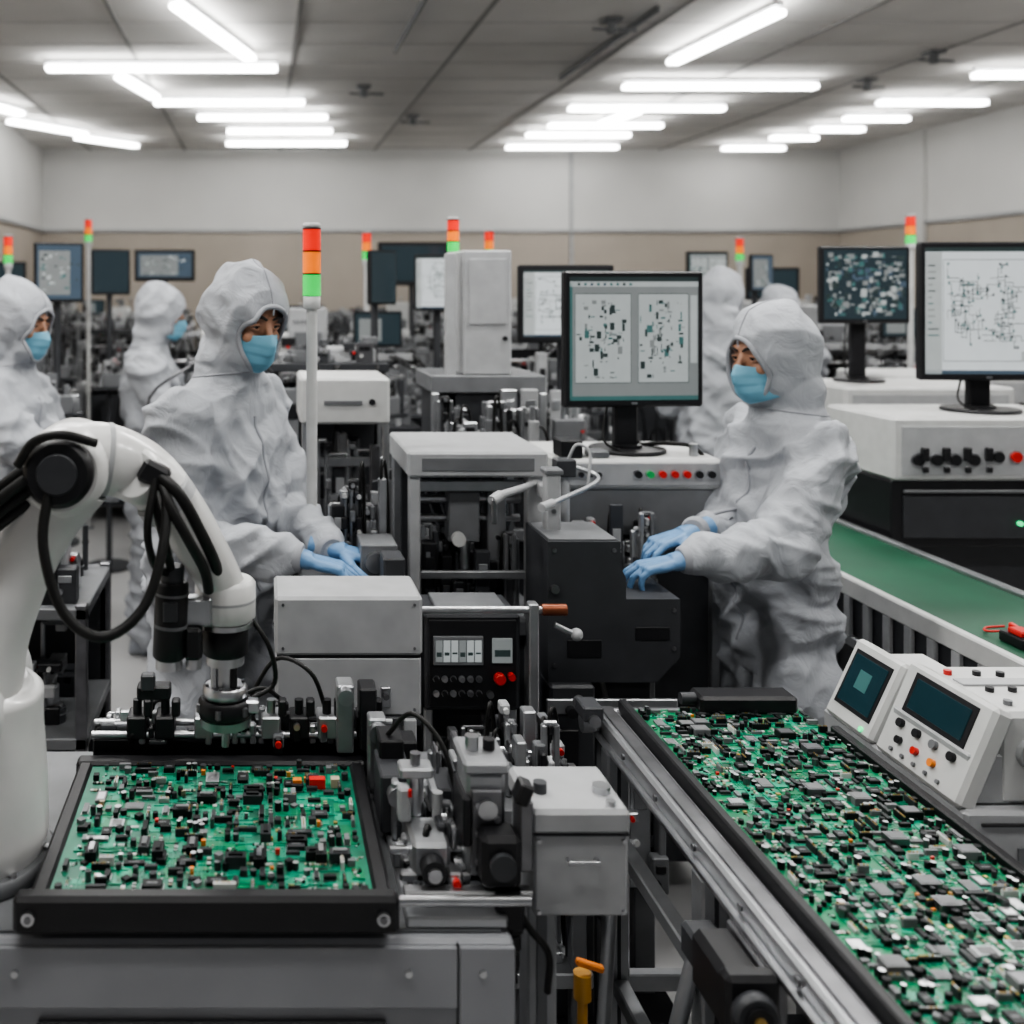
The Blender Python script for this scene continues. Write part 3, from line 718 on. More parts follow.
mb.cb((.215, 1.66, .91), (.05, .10, .09), DGRAY); mb.cyl((.215, 1.61, .93), (.215, 1.59, .93), .016, ALU); mb.cb((.215, 1.70, .965), (.04, .06, .04), BLACK)
mb.cb((.20, 1.76, .93), (.03, .035, .12), ALU); mb.cyl((.20, 1.742, .97), (.20, 1.725, .97), .016, STEEL)
mb.cb((.25, 1.78, .90), (.04, .05, .09), BLACK); mb.cb((.30, 1.68, .89), (.05, .08, .06), DGRAY)
mb.greeble(.20, .29, 1.44, 1.80, .862, .96, 70, rnd, (BLACK, DGRAY, ALU, ALU, STEEL, DSTEEL), .16)
mb.greeble(.29, .36, 1.55, 1.80, .862, .98, 30, rnd, (BLACK, DGRAY, ALU, STEEL, DSTEEL), .22)
mb.tube([(.33, 1.46, .90), (.37, 1.42, .84), (.40, 1.42, .80), (.41, 1.46, .72)], .005, RUBBER); mb.tube([(.34, 1.50, .88), (.37, 1.48, .80), (.365, 1.52, .60), (.37, 1.55, .4)], .006, RUBBER)
mb.tube([(.21, 1.70, .98), (.24, 1.62, 1.05), (.28, 1.58, 1.02), (.30, 1.56, .95)], .004, RUBBER)
for i in range(5): mb.cb((.358, 1.43+.01*i, .86-.03*i), (.020, .022, .024), BLACK)
mb.build('positioning_stage')

mb = MB()
mb.bx(.388, .522, 1.45, 1.58, .832, .95, LGRAY, b=.004); mb.bx(.383, .524, 1.445, 1.585, .95, .985, LGRAY, b=.006)
mb.bx(.386, .523, 1.449, 1.583, .947, .951, SEAM, b=.0005)
for xx in (.435, .475): mb.cyl((xx, 1.448, .915), (xx, 1.438, .915), .003, STEEL)
mb.cyl((.433, 1.438, .915), (.477, 1.438, .915), .0035, STEEL)
for (xx, zz) in ((.395, .84), (.515, .84), (.395, .94), (.515, .94)): mb.bolt((xx, 1.45, zz), (0, -1, 0), .003, STEEL)
mb.cyl((.41, 1.50, .985), (.41, 1.50, 1.0), .010, DGRAY); mb.cyl((.50, 1.50, .985), (.50, 1.50, .995), .013, STEEL); mb.cyl((.50, 1.46, .985), (.50, 1.46, .993), .007, STEEL)
mb.bx(.392, .435, 1.50, 1.55, .02, .832, LGRAY); mb.bx(.37, .455, 1.46, 1.59, 0, .02, DGRAY)
mb.bx(.405, .42, 1.497, 1.50, .05, .82, MGRAY)
mb.build('junction_box')

# ------------------------------------------------------------------ robot arm
mb = MB()
BX, BY = -.435, 1.56
mb.cyl((BX, BY, .846), (BX, BY, .87), .120, MGRAY, n=40, ch=.004)
for i in range(8):
    a = i*math.pi/4; mb.bolt((BX+.110*math.cos(a), BY+.110*math.sin(a), .87), (0, 0, 1), .006, STEEL)
mb.tube([(BX, BY, .87), (BX, BY, .90), (BX, BY, .98), (BX, BY, 1.06), (BX+.005, BY, 1.12), (BX+.01, BY, 1.145)], [.104, .112, .110, .104, .10, .07], ROBOT, n=36)
mb.cyl((BX-.02, BY-.12, 1.10), (BX-.02, BY+.12, 1.10), .085, ROBOT, n=36, ch=.012)
mb.cyl((BX-.02, BY-.125, 1.10), (BX-.02, BY-.12, 1.10), .06, LGRAY, n=32)
mb.tube([(BX+.0, BY-.02, 1.08), (-.405, BY-.02, 1.20), (-.365, BY-.02, 1.30), (-.325, BY-.02, 1.38), (-.285, BY-.02, 1.44)], [.075, .058, .052, .056, .064], ROBOT, n=28)
EX, EY, EZ = -.288, 1.54, 1.455
mb.cyl((EX, EY-.065, EZ), (EX, EY+.07, EZ), .066, ROBOT, n=36, ch=.012)
mb.cyl((EX, EY-.088, EZ+.003), (EX, EY-.06, EZ+.003), .050, BLACK, n=36, ch=.007)
mb.cyl((EX, EY-.092, EZ+.003), (EX, EY-.087, EZ+.003), .030, DGRAY, n=28, ch=.002)
mb.tube([(EX+.0, EY, EZ+.005), (-.235, 1.56, 1.462), (-.175, 1.585, 1.432), (-.125, 1.60, 1.37), (-.085, 1.62, 1.30), (-.062, 1.64, 1.25)],
        [.060, .055, .048, .043, .038, .036], ROBOT, n=28)
mb.cyl((-.19, 1.53, 1.445), (-.165, 1.62, 1.415), .042, ROBOT, n=28, ch=.008)
mb.cyl((-.150, 1.575, 1.405), (-.138, 1.58, 1.388), .0475, LGRAY, n=28)
mb.cyl((-.237, 1.558, 1.462), (-.230, 1.56, 1.461), .0565, LGRAY, n=28)
WX, WY = -.056, 1.65
mb.cyl((WX, WY, 1.19), (WX, WY, 1.255), .049, ROBOT, n=32, ch=.006); mb.cyl((WX, WY, 1.255), (WX, WY, 1.27), .030, ROBOT, r1=.022, n=28)
mb.cyl((WX, WY, 1.222), (WX, WY, 1.226), .0495, LGRAY, n=32)
mb.cyl((WX, WY, 1.27), (WX, WY, 1.29), .012, STEEL); mb.cyl((WX, WY, 1.182), (WX, WY, 1.19), .046, STEEL, n=28)
mb.cyl((WX, WY, 1.135), (WX, WY, 1.182), .038, BLACK, n=28, ch=.004); mb.cyl((WX, WY, 1.12), (WX, WY, 1.135), .031, STEEL, n=24)
mb.cyl((WX, WY, 1.085), (WX, WY, 1.12), .018, STEEL, n=20); mb.cyl((WX+.014, WY-.014, 1.08), (WX+.014, WY-.014, 1.12), .006, BLACK, n=10); mb.cyl((WX-.018, WY-.012, 1.08), (WX-.018, WY-.012, 1.12), .005, STEEL, n=10)
mb.cyl((WX, WY, 1.065), (WX, WY, 1.085), .036, STEEL, n=28, ch=.004); mb.cyl((WX, WY, 1.035), (WX, WY, 1.065), .043, BLACK, n=32, ch=.005)
mb.cyl((WX, WY, 1.022), (WX, WY, 1.036), .040, STEEL, n=28, r1=.042)
for i in range(6):
    a = i*math.pi/3+.3; mb.bolt((WX+.030*math.cos(a), WY+.030*math.sin(a), 1.085), (0, 0, 1), .003, DSTEEL); mb.cyl((WX+.0425*math.cos(a), WY+.0425*math.sin(a), 1.045), (WX+.0425*math.cos(a), WY+.0425*math.sin(a), 1.058), .005, DSTEEL, n=8)
mb.cyl((WX, WY, .985), (WX, WY, 1.024), .006, STEEL); mb.cb((WX+.04, WY-.01, 1.055), (.03, .02, .02), STEEL)
mb.tube([(WX+.04, WY, 1.06), (WX+.08, WY+.02, 1.08), (WX+.07, WY-.01, 1.15), (WX+.035, WY, 1.20)], .004, RUBBER, n=8)
mb.cyl((-.142, 1.60, 1.145), (-.137, 1.60, 1.265), .026, BLACK, n=24, ch=.004); mb.cyl((-.137, 1.60, 1.265), (-.136, 1.60, 1.29), .018, DGRAY, n=20)
mb.cyl((-.142, 1.60, 1.13), (-.142, 1.60, 1.145), .021, STEEL, n=20); mb.cyl((-.1395, 1.60, 1.195), (-.1392, 1.60, 1.20), .0268, MGRAY, n=24)
mb.cyl((-.1375, 1.60, 1.245), (-.1373, 1.60, 1.249), .0268, MGRAY, n=24); mb.cb((-.138, 1.574, 1.225), (.022, .008, .03), DGRAY)
mb.cb((-.10, 1.615, 1.215), (.05, .03, .045), ALU, b=.004); mb.cb((-.104, 1.60, 1.17), (.028, .03, .05), BLACK, b=.005); mb.cyl((-.104, 1.60, 1.145), (-.104, 1.60, 1.13), .012, STEEL)
mb.tube([(-.30, 1.46, 1.44), (-.305, 1.44, 1.36), (-.275, 1.43, 1.27), (-.22, 1.43, 1.235), (-.165, 1.45, 1.27), (-.14, 1.48, 1.35), (-.14, 1.52, 1.42), (-.16, 1.55, 1.44)], .0075, RUBBER, n=12)
mb.tube([(-.16, 1.53, 1.45), (-.12, 1.51, 1.42), (-.09, 1.53, 1.36), (-.07, 1.58, 1.30), (-.065, 1.62, 1.26)], .009, RUBBER, n=12)
mb.tube([(-.15, 1.53, 1.44), (-.13, 1.50, 1.40), (-.105, 1.51, 1.35), (-.085, 1.57, 1.29), (-.08, 1.60, 1.25)], .008, RUBBER, n=12)
mb.tube([(-.165, 1.53, 1.43), (-.15, 1.52, 1.38), (-.14, 1.55, 1.32), (-.138, 1.60, 1.28)], .007, RUBBER, n=12)
mb.tube([(-.155, 1.52, 1.44), (-.165, 1.50, 1.37), (-.158, 1.53, 1.31), (-.145, 1.59, 1.28)], .006, RUBBER, n=12)
mb.cb((-.158, 1.53, 1.445), (.045, .03, .035), BLACK, rot=(0, .5, 0), b=.006)
for dz, dy in ((0, 0), (-.018, .015), (.016, .02), (-.036, .03)):
    mb.tube([(-.50, 1.52+dy, 1.30+dz), (-.42, 1.47+dy, 1.38+dz), (-.36, 1.46+dy, 1.43+dz), (-.31, 1.47+dy, 1.465+dz)], .009, RUBBER, n=12)
mb.tube([(-.50, 1.52, 1.30), (-.54, 1.58, 1.15), (-.52, 1.66, .95), (-.50, 1.70, .86)], .010, RUBBER, n=12)
mb.tube([(-.345, 1.455, 1.47), (-.32, 1.45, 1.505), (-.28, 1.45, 1.515), (-.235, 1.47, 1.50)], .007, RUBBER, n=10)
mb.build('robot_arm')

# ------------------------------------------------------------------ gray dispenser box behind table
mb = MB()
mb.bx(.029, .318, 2.0, 2.155, 1.005, 1.12, LGRAY, b=.006); mb.bx(.031, .316, 2.004, 2.15, .885, 1.002, LGRAY, b=.005)
mb.bx(.033, .314, 2.006, 2.148, .998, 1.008, SEAM, b=.001)
mb.bx(.235, .255, 1.996, 2.004, .905, .945, STEEL); mb.cyl((.245, 1.998, .93), (.245, 1.985, .93), .006, DSTEEL); mb.cyl((.16, 2.001, .905), (.16, 1.999, .905), .007, DSTEEL)
for (xx, zz) in ((.045, 1.105), (.302, 1.105), (.045, 1.02), (.302, 1.02), (.045, .90), (.302, .90)): mb.bolt((xx, 2.002, zz), (0, -1, 0), .003, DSTEEL)
mb.bx(.28, .305, 1.99, 2.015, 0, .885, LGRAY); mb.bx(.04, .065, 1.99, 2.015, 0, .885, LGRAY); mb.bx(.28, .305, 2.12, 2.145, 0, .885, MGRAY); mb.bx(.04, .065, 2.12, 2.145, 0, .885, MGRAY)
mb.bx(.04, .305, 2.0, 2.14, .45, .48, MGRAY); mb.bx(.03, .315, 1.995, 2.15, .87, .887, DGRAY)
mb.build('dispenser_unit')

mb = MB(); rnd = random.Random(12)
mb.bx(.10, .352, 2.30, 2.74, .98, 1.02, MGRAY, b=.005)
mb.bx(.12, .34, 2.36, 2.72, .40, .98, DGRAY)
for xx in (.11, .32):
    for yy in (2.31, 2.70): mb.bx(xx, xx+.025, yy, yy+.025, 0, .98, ALU)
mb.cb((.29, 2.55, 1.06), (.09, .12, .08), MGRAY); mb.cyl((.28, 2.49, 1.06), (.28, 2.47, 1.06), .025, STEEL)
mb.cb((.20, 2.38, 1.032), (.16, .06, .025), MGRAY); mb.cb((.31, 2.40, 1.06), (.05, .08, .08), DGRAY)
mb.greeble(.18, .34, 2.62, 2.73, 1.02, 1.28, 40, rnd, (BLACK, DGRAY, ALU, MGRAY, DSTEEL, LGRAY), .25)
mb.build('soldering_station')
andon(.135, 2.67, 1.02, 1.895, .19, .0235)

mb = MB(); rnd = random.Random(13)
mb.bx(.125, .406, 3.2, 3.5, 1.30, 1.445, WHITE, b=.008); mb.bx(.20, .32, 3.195, 3.2, 1.36, 1.375, MGRAY); mb.cyl((.35, 3.2, 1.37), (.35, 3.19, 1.37), .01, BLACK)
for xx in (.13, .385):
    for yy in (3.21, 3.47): mb.bx(xx, xx+.02, yy, yy+.02, 0, 1.3, ALU)
mb.bx(.12, .41, 3.2, 3.5, .90, .93, MGRAY); mb.bx(.13, .40, 3.3, 3.5, .2, .9, DGRAY); mb.bx(.13, .40, 3.47, 3.49, .93, 1.3, DGRAY)
mb.greeble(.15, .38, 3.22, 3.46, .93, 1.28, 60, rnd, (BLACK, DGRAY, ALU, MGRAY, DSTEEL, LGRAY), .25)
mb.bx(.15, .39, 3.24, 3.26, 1.16, 1.19, ALU); mb.bx(.15, .39, 3.26, 3.28, 1.05, 1.07, LGRAY)
mb.build('inspection_machine')

# ------------------------------------------------------------------ pick and place machine
mb = MB(); rnd = random.Random(14)
X0, X1, Y0, Y1 = .380, .724, 2.6, 2.96
mb.bx(X0-.006, X1+.006, Y0-.01, Y1, 1.245, 1.31, LGRAY, b=.006); mb.bx(X0+.03, X1-.03, Y0-.013, Y0-.008, 1.262, 1.295, MGRAY)
for xx in (X0, X1-.045):
    for yy in (Y0, Y1-.04): mb.bx(xx, xx+(.028 if xx == X0 else .045), yy, yy+.04, 0, 1.245, ALU if yy > Y0 else LGRAY)
mb.bx(X0+.02, X1-.02, Y1-.05, Y1-.04, .5, 1.245, DGRAY)
mb.bx(X0, X1, Y0, Y1, .84, .88, MGRAY); mb.bx(X0+.02, X1-.02, Y0+.03, Y1, .08, .84, DGRAY)
mb.cyl((X0+.03, Y0+.10, 1.17), (X1-.04, Y0+.10, 1.17), .012, STEEL); mb.cyl((X0+.03, Y0+.10, 1.12), (X1-.04, Y0+.10, 1.12), .010, STEEL)
mb.bx(X0+.03, X1-.04, Y0+.06, Y0+.075, 1.195, 1.225, ALU); mb.bx(X0+.03, X1-.04, Y0+.02, Y0+.035, .98, 1.0, ALU)
mb.cb((.53, Y0+.09, 1.13), (.08, .07, .13), MGRAY); mb.cyl((.53, Y0+.06, 1.07), (.53, Y0+.06, .98), .016, STEEL); mb.cyl((.51, Y0+.04, 1.08), (.51, Y0+.02, 1.08), .018, WHITE)
mb.cb((.62, Y0+.12, 1.08), (.05, .08, .22), ALU); mb.cyl((.46, Y0+.10, .88), (.46, Y0+.10, 1.10), .012, STEEL)
mb.greeble(X0+.03, X1-.05, Y0+.04, Y1-.08, .88, 1.12, 110, rnd, (BLACK, DGRAY, DSTEEL, MGRAY, LGRAY, ALU, DGRAY), .15)
for i in range(8): mb.tube([(X0+.05+i*.032, Y0+.2, 1.24), (X0+.07+i*.03, Y0+.10, 1.15), (X0+.10+i*.025, Y0+.13, 1.05), (X0+.08+i*.03, Y0+.2, .9)], .0045, rnd.choice((RUBBER, DSTEEL)), n=6)
mb.bx(X0+.05, X1-.06, Y0+.012, Y0+.022, .15, .60, MGRAY)
mb.bx(.70, .735, 2.5, 2.54, 0, 1.27, LGRAY); mb.bx(.70, .72, 2.54, 2.6, 1.20, 1.235, LGRAY); mb.cb((.718, 2.52, 1.275), (.045, .05, .014), MGRAY)
for z in (1.18, 1.08, .98): mb.bolt((.717, 2.5, z), (0, -1, 0), .006)
mb.build('pick_and_place_machine')

mb = MB(); rnd = random.Random(15)
mb.bx(.37, .585, 2.30, 2.46, .775, .99, DGRAY, b=.006); mb.bx(.38, .575, 2.295, 2.302, .785, .98, BLACK)
mb.bx(.388, .50, 2.290, 2.297, .88, .945, MGRAY)
for i in range(6): mb.bx(.393+i*.0175, .408+i*.0175, 2.2885, 2.2905, .888, .936, SCR_L if i % 3 else SCR_G, b=.0005); mb.bx(.395+i*.0175, .406+i*.0175, 2.288, 2.289, .90+.003*(i % 3), .91, SCR_K, b=.0002)
mb.bx(.52, .565, 2.290, 2.297, .885, .94, SCR_G, b=.001); mb.bx(.525, .56, 2.289, 2.291, .90, .915, SCR_K, b=.0005)
ctrl(mb, .385, .50, .80, .865, 2.295, 6, 2, rnd, (BLACK, STEEL, DSTEEL, BLACK))
mb.cyl((.535, 2.295, .852), (.535, 2.275, .852), .013, RED, n=20, ch=.003); mb.cyl((.562, 2.295, .856), (.562, 2.28, .856), .008, RED); mb.cyl((.515, 2.295, .815), (.515, 2.285, .815), .008, STEEL)
mb.bx(.40, .56, 2.32, 2.44, .99, 1.0, MGRAY)
mb.cyl((.36, 2.29, 1.005), (.66, 2.29, 1.005), .008, STEEL); mb.cyl((.63, 2.29, 1.005), (.685, 2.29, 1.005), .013, COPPER, n=16)
mb.tube([(.655, 2.28, .975), (.685, 2.28, .96), (.70, 2.28, .955)], .007, STEEL); mb.sph((.705, 2.28, .953), .014, LGRAY)
mb.bx(.60, .622, 2.28, 2.31, 0, 1.02, ALU)
mb.bx(.37, .39, 2.31, 2.33, 0, .775, ALU); mb.bx(.56, .58, 2.31, 2.33, 0, .775, ALU); mb.bx(.37, .60, 2.34, 2.46, .12, .70, DGRAY)
mb.bx(.36, .62, 2.30, 2.47, 0, .03, MGRAY)
mb.greeble(.39, .57, 2.29, 2.40, .50, .76, 24, rnd, (BLACK, DGRAY, MGRAY, ALU, STEEL), .3)
mb.build('control_panel')

mb = MB(); rnd = random.Random(16)
prof = [(.675, .80), (.675, 1.13), (.845, 1.13), (.845, 1.07), (.858, 1.045), (.858, .995), (.985, .995), (.985, .86), (.93, .80)]
fr = [Vector((a, 2.40, b)) for a, b in prof]; bk = [Vector((a, 2.60, b)) for a, b in prof]
mb.rings([fr, bk], DGRAY, sm=False)
mb.bx(.68, .84, 2.41, 2.59, 1.13, 1.134, MGRAY, b=.001)
for (xx, zz) in ((.69, 1.11), (.83, 1.11), (.69, .84), (.97, .88), (.97, .97)): mb.bolt((xx, 2.40, zz), (0, -1, 0), .005, DSTEEL)
mb.bx(.72, .80, 2.397, 2.401, .86, .90, BLACK, b=.002); mb.bx(.88, .96, 2.397, 2.401, .90, .93, BLACK)
mb.bx(.68, .92, 2.41, 2.58, .72, .82, BLACK); mb.bx(.675, .78, 2.38, 2.56, .0, .80, DGRAY, b=.006); mb.bx(.80, .86, 2.44, 2.56, 0, .80, MGRAY); mb.bx(.90, .95, 2.46, 2.54, 0, .80, MGRAY)
mb.bx(.665, .97, 2.375, 2.385, .735, .77, ALU); mb.bx(.68, .74, 2.372, 2.382, .55, .70, BLACK)
mb.cyl((.72, 2.375, .745), (.72, 2.355, .745), .012, BLACK); mb.cyl((.69, 2.40, 1.02), (.69, 2.39, 1.02), .010, DSTEEL)
mb.bx(.65, .98, 2.36, 2.60, 0, .03, BLACK); mb.cyl((.81, 2.40, .55), (.81, 2.40, .25), .02, STEEL)
mb.greeble(.79, .96, 2.40, 2.58, .30, .70, 16, rnd, (BLACK, DGRAY, MGRAY, ALU), .35)
mb.tube([(.80, 2.40, .80), (.83, 2.34, .60), (.80, 2.33, .35), (.86, 2.36, .1)], .008, RUBBER)
mb.build('press_machine')

mb = MB()
mb.cyl((.79, 2.66, 0), (.79, 2.66, 1.24), .014, LGRAY); mb.cb((.79, 2.66, 1.26), (.05, .05, .045), DGRAY); mb.cyl((.79, 2.66, .0), (.79, 2.66, .02), .05, DGRAY)
mb.tube([(.79, 2.66, 1.26), (.70, 2.60, 1.23), (.58, 2.47, 1.225)], [.007, .008, .010], LGRAY, n=12); mb.tube([(.79, 2.66, 1.27), (.86, 2.60, 1.24), (.70, 2.45, 1.21)], .006, ALU)
mb.cyl((.58, 2.47, 1.225), (.555, 2.45, 1.215), .013, LGRAY); mb.cyl((.70, 2.45, 1.21), (.665, 2.42, 1.205), .011, LGRAY); mb.cb((.56, 2.45, 1.19), (.014, .014, .06), DSTEEL)
mb.tube([(.80, 2.66, 1.28), (.82, 2.65, 1.32), (.85, 2.64, 1.30), (.84, 2.62, 1.22)], .004, LGRAY)
mb.build('jointed_holder_arm')

mb = MB(); rnd = random.Random(17)
mb.bx(.835, 1.30, 2.87, 3.22, 1.16, 1.245, WHITE, b=.008); mb.bx(.85, 1.285, 2.88, 3.2, 1.03, 1.16, MGRAY); mb.bx(.845, 1.29, 2.866, 2.872, 1.172, 1.235, LGRAY)
ctrl(mb, 1.04, 1.28, 1.18, 1.228, 2.866, 7, 1, rnd, (RED, BLACK, RED, GREENB, BLACK)); ctrl(mb, .86, .96, 1.18, 1.228, 2.866, 4, 1, rnd, (BLACK, STEEL))
mb.bx(.86, 1.28, 2.90, 3.2, .10, 1.03, DGRAY)
for xx in (.84, 1.27): mb.bx(xx, xx+.025, 2.88, 2.905, 0, 1.16, ALU); mb.bx(xx, xx+.025, 3.18, 3.205, 0, 1.16, ALU)
mb.greeble(.86, 1.10, 2.79, 2.88, .80, 1.15, 54, rnd, (BLACK, DGRAY, ALU, MGRAY, LGRAY), .2); mb.bx(.85, 1.11, 2.78, 2.88, .77, .80, LGRAY)
mb.bx(.86, 1.08, 2.80, 2.82, 0, .77, MGRAY)
mb.cb((.88, 2.93, 1.27), (.06, .09, .05), BLACK); mb.cb((.96, 2.92, 1.255), (.05, .07, .02), MGRAY); mb.cyl((1.24, 2.93, 1.245), (1.24, 2.93, 1.28), .012, STEEL)
mb.tube([(1.12, 3.1, 1.25), (1.2, 3.0, 1.27), (1.27, 2.95, 1.25), (1.31, 2.86, 1.1)], .006, RUBBER)
mb.build('operator_console')
monitor(1.085, 2.99, 1.245, .42, .395, .135, 'schem', math.radians(5), 21)

mb = MB(); rnd = random.Random(18)
mb.bx(.714, .885, 3.6, 3.80, 1.42, 1.86, LGRAY, b=.006); mb.bx(.735, .865, 3.595, 3.601, 1.60, 1.83, LGRAY); mb.cyl((.86, 3.6, 1.55), (.86, 3.585, 1.55), .008, BLACK)
mb.bx(.655, .69, 3.6, 3.64, 1.2, 1.85, LGRAY); mb.bx(.60, 1.0, 3.58, 3.95, 1.36, 1.42, MGRAY); mb.bx(.62, .98, 3.6, 3.93, .1, 1.36, DGRAY)
mb.bx(.61, .99, 3.575, 3.6, 1.15, 1.20, ALU); mb.bx(.61, .99, 3.575, 3.6, .85, .9, ALU)
for xx in (.60, .975): mb.bx(xx, xx+.025, 3.57, 3.6, 0, 1.36, ALU)
mb.greeble(.63, .97, 3.50, 3.60, .9, 1.14, 14, rnd, (BLACK, DGRAY, ALU, MGRAY), .3); mb.bx(.62, .98, 3.50, 3.6, .86, .9, MGRAY)
mb.greeble(.60, .98, 3.42, 3.58, 1.20, 1.40, 48, rnd, (BLACK, DGRAY, ALU, MGRAY, LGRAY), .16)
mb.bx(.60, .99, 3.42, 3.6, 1.17, 1.20, DGRAY)
mb.bx(.62, .64, 3.50, 3.53, 0, .86, MGRAY); mb.bx(.96, .98, 3.50, 3.53, 0, .86, MGRAY)
mb.build('electrical_cabinet')
andon(.73, 3.87, 1.42, 1.995, .13, .022)

# ------------------------------------------------------------------ PCB conveyor
mb = MB(); rnd = random.Random(19)
CY0, CY1 = .75, 2.12
mb.bx(.765, 1.125, CY0, CY1, .825, .845, DGRAY); mb.bx(.772, 1.118, CY0, CY1, .845, .852, PCB4, b=.001)
populate(mb, .775, 1.115, CY0+.01, CY1-.01, .8524, rnd, .76, .6, .0118, 1.1)
for i in range(14):
    xx = rnd.uniform(.80, 1.09); yy = rnd.uniform(1.2, 2.05)
    mb.sbx(xx, yy, .8525, .030, .024, .013, rnd.choice((DSTEEL, PMGR, PBLK, DSTEEL))); mb.sbx(xx, yy, .8655, .024, .018, .0006, rnd.choice((DSTEEL, PMGR)))
mb.bx(.748, .766, CY0, CY1+.02, .80, .866, BLACK, b=.003); mb.bx(1.124, 1.142, CY0, CY1-.1, .80, .862, BLACK, b=.003)
mb.bx(.70, .748, CY0, CY1+.04, .785, .842, ALU, b=.005); mb.bx(.688, .70, CY0, CY1+.02, .80, .812, STEEL); mb.bx(.712, .738, CY0, CY1+.03, .842, .847, DSTEEL, b=.001)
mb.bx(1.13, 1.16, CY0, 1.66, .76, .83, ALU)
for yy in [CY0+.1+i*.16 for i in range(9)]: mb.bolt((.70, yy, .822), (-1, 0, 0), .006, DSTEEL)
mb.cyl((.69, CY1+.02, .825), (1.13, CY1+.02, .825), .022, DSTEEL, n=20); mb.cyl((.665, CY1, .825), (.70, CY1, .825), .02, STEEL)
mb.cb((.675, CY1-.02, .86), (.04, .06, .03), DGRAY); mb.cyl((.675, CY1-.06, .85), (.675, CY1+.05, .85), .012, STEEL)
mb.bx(.90, 1.10, CY1-.03, CY1+.03, .852, .888, BLACK, b=.006); mb.cyl((.90, CY1, .875), (.87, CY1, .875), .012, DGRAY)
for yy in (1.02, 1.62, 2.06):
    for xx in (.70, 1.10): mb.bx(xx, xx+.045, yy, yy+.045, .02, .785, ALU, b=.004); mb.bx(xx+.019, xx+.026, yy-.001, yy+.001, .03, .78, DGRAY, b=.0003); mb.cyl((xx+.022, yy+.022, 0), (xx+.022, yy+.022, .02), .035, BLACK)
    mb.bx(.74, 1.10, yy+.01, yy+.035, .30, .335, ALU); mb.bx(.74, 1.10, yy+.01, yy+.035, .74, .78, DGRAY)
for xx in (.71, 1.11): mb.bx(xx, xx+.03, 1.06, 2.06, .30, .335, ALU)
mb.bx(.705, .735, 1.06, 2.06, .60, .63, ALU)
mb.bx(.76, 1.12, 1.1, 1.7, .34, .52, DGRAY)
mb.cyl((.71, 1.66, .66), (.60, 1.60, .36), .013, ALU); mb.cyl((.715, 2.06, .62), (.63, 1.9, .25), .013, ALU)
# drive motor bolted to the side rail
mb.bx(.682, .702, 1.36, 1.50, .70, .80, DSTEEL, b=.003)
mb.cb((.655, 1.43, .755), (.060, .12, .085), BLACK, b=.010); mb.cb((.652, 1.365, .765), (.072, .03, .095), BLACK, b=.008)
mb.cyl((.648, 1.350, .770), (.648, 1.330, .770), .030, DGRAY, n=28, ch=.004); mb.cyl((.648, 1.330, .770), (.648, 1.325, .770), .018, BLACK, n=24); mb.cyl((.648, 1.325, .770), (.648, 1.322, .770), .008, GOLD)
mb.cb((.66, 1.52, .745), (.05, .06, .05), DGRAY, b=.006); mb.cyl((.655, 1.43, .712), (.655, 1.43, .69), .012, STEEL)
mb.tube([(.655, 1.43, .69), (.64, 1.44, .60), (.68, 1.5, .48), (.76, 1.55, .42)], .007, RUBBER)
mb.build('circuit_board_conveyor')

mb = MB(); rnd = random.Random(20)
mb.bx(.46, .64, 1.95, 2.24, 0, .05, DGRAY); mb.bx(.47, .50, 1.97, 2.0, .05, .72, MGRAY); mb.bx(.60, .63, 1.97, 2.0, .05, .72, MGRAY); mb.bx(.46, .64, 1.95, 2.24, .70, .73, MGRAY); mb.bx(.46, .64, 1.96, 2.22, .38, .41, ALU)
mb.cyl((.46, 1.97, .55), (.64, 1.97, .55), .012, STEEL); mb.cyl((.46, 1.98, .25), (.64, 1.98, .25), .012, STEEL)
mb.greeble(.48, .62, 1.98, 2.2, .41, .68, 34, rnd, (BLACK, DGRAY, MGRAY, DSTEEL, ALU), .28); mb.greeble(.48, .62, 1.98, 2.2, .05, .36, 26, rnd, (BLACK, DGRAY, MGRAY, ALU), .3)
mb.greeble(.47, .63, 1.98, 2.2, .73, .86, 44, rnd, (BLACK, DGRAY, MGRAY, ALU, STEEL, LGRAY), .2)
mb.build('pneumatic_rack')
mb = MB()
mb.cyl((.51, 1.62, .02), (.51, 1.62, .60), .008, YELLOW); mb.cyl((.51, 1.62, .60), (.51, 1.62, .64), .014, YELLOW, n=14); mb.cb((.52, 1.615, .655), (.045, .012, .010), ORANGE, rot=(0, .3, 0)); mb.cyl((.51, 1.62, 0), (.51, 1.62, .02), .05, DGRAY)
mb.build('gas_valve')

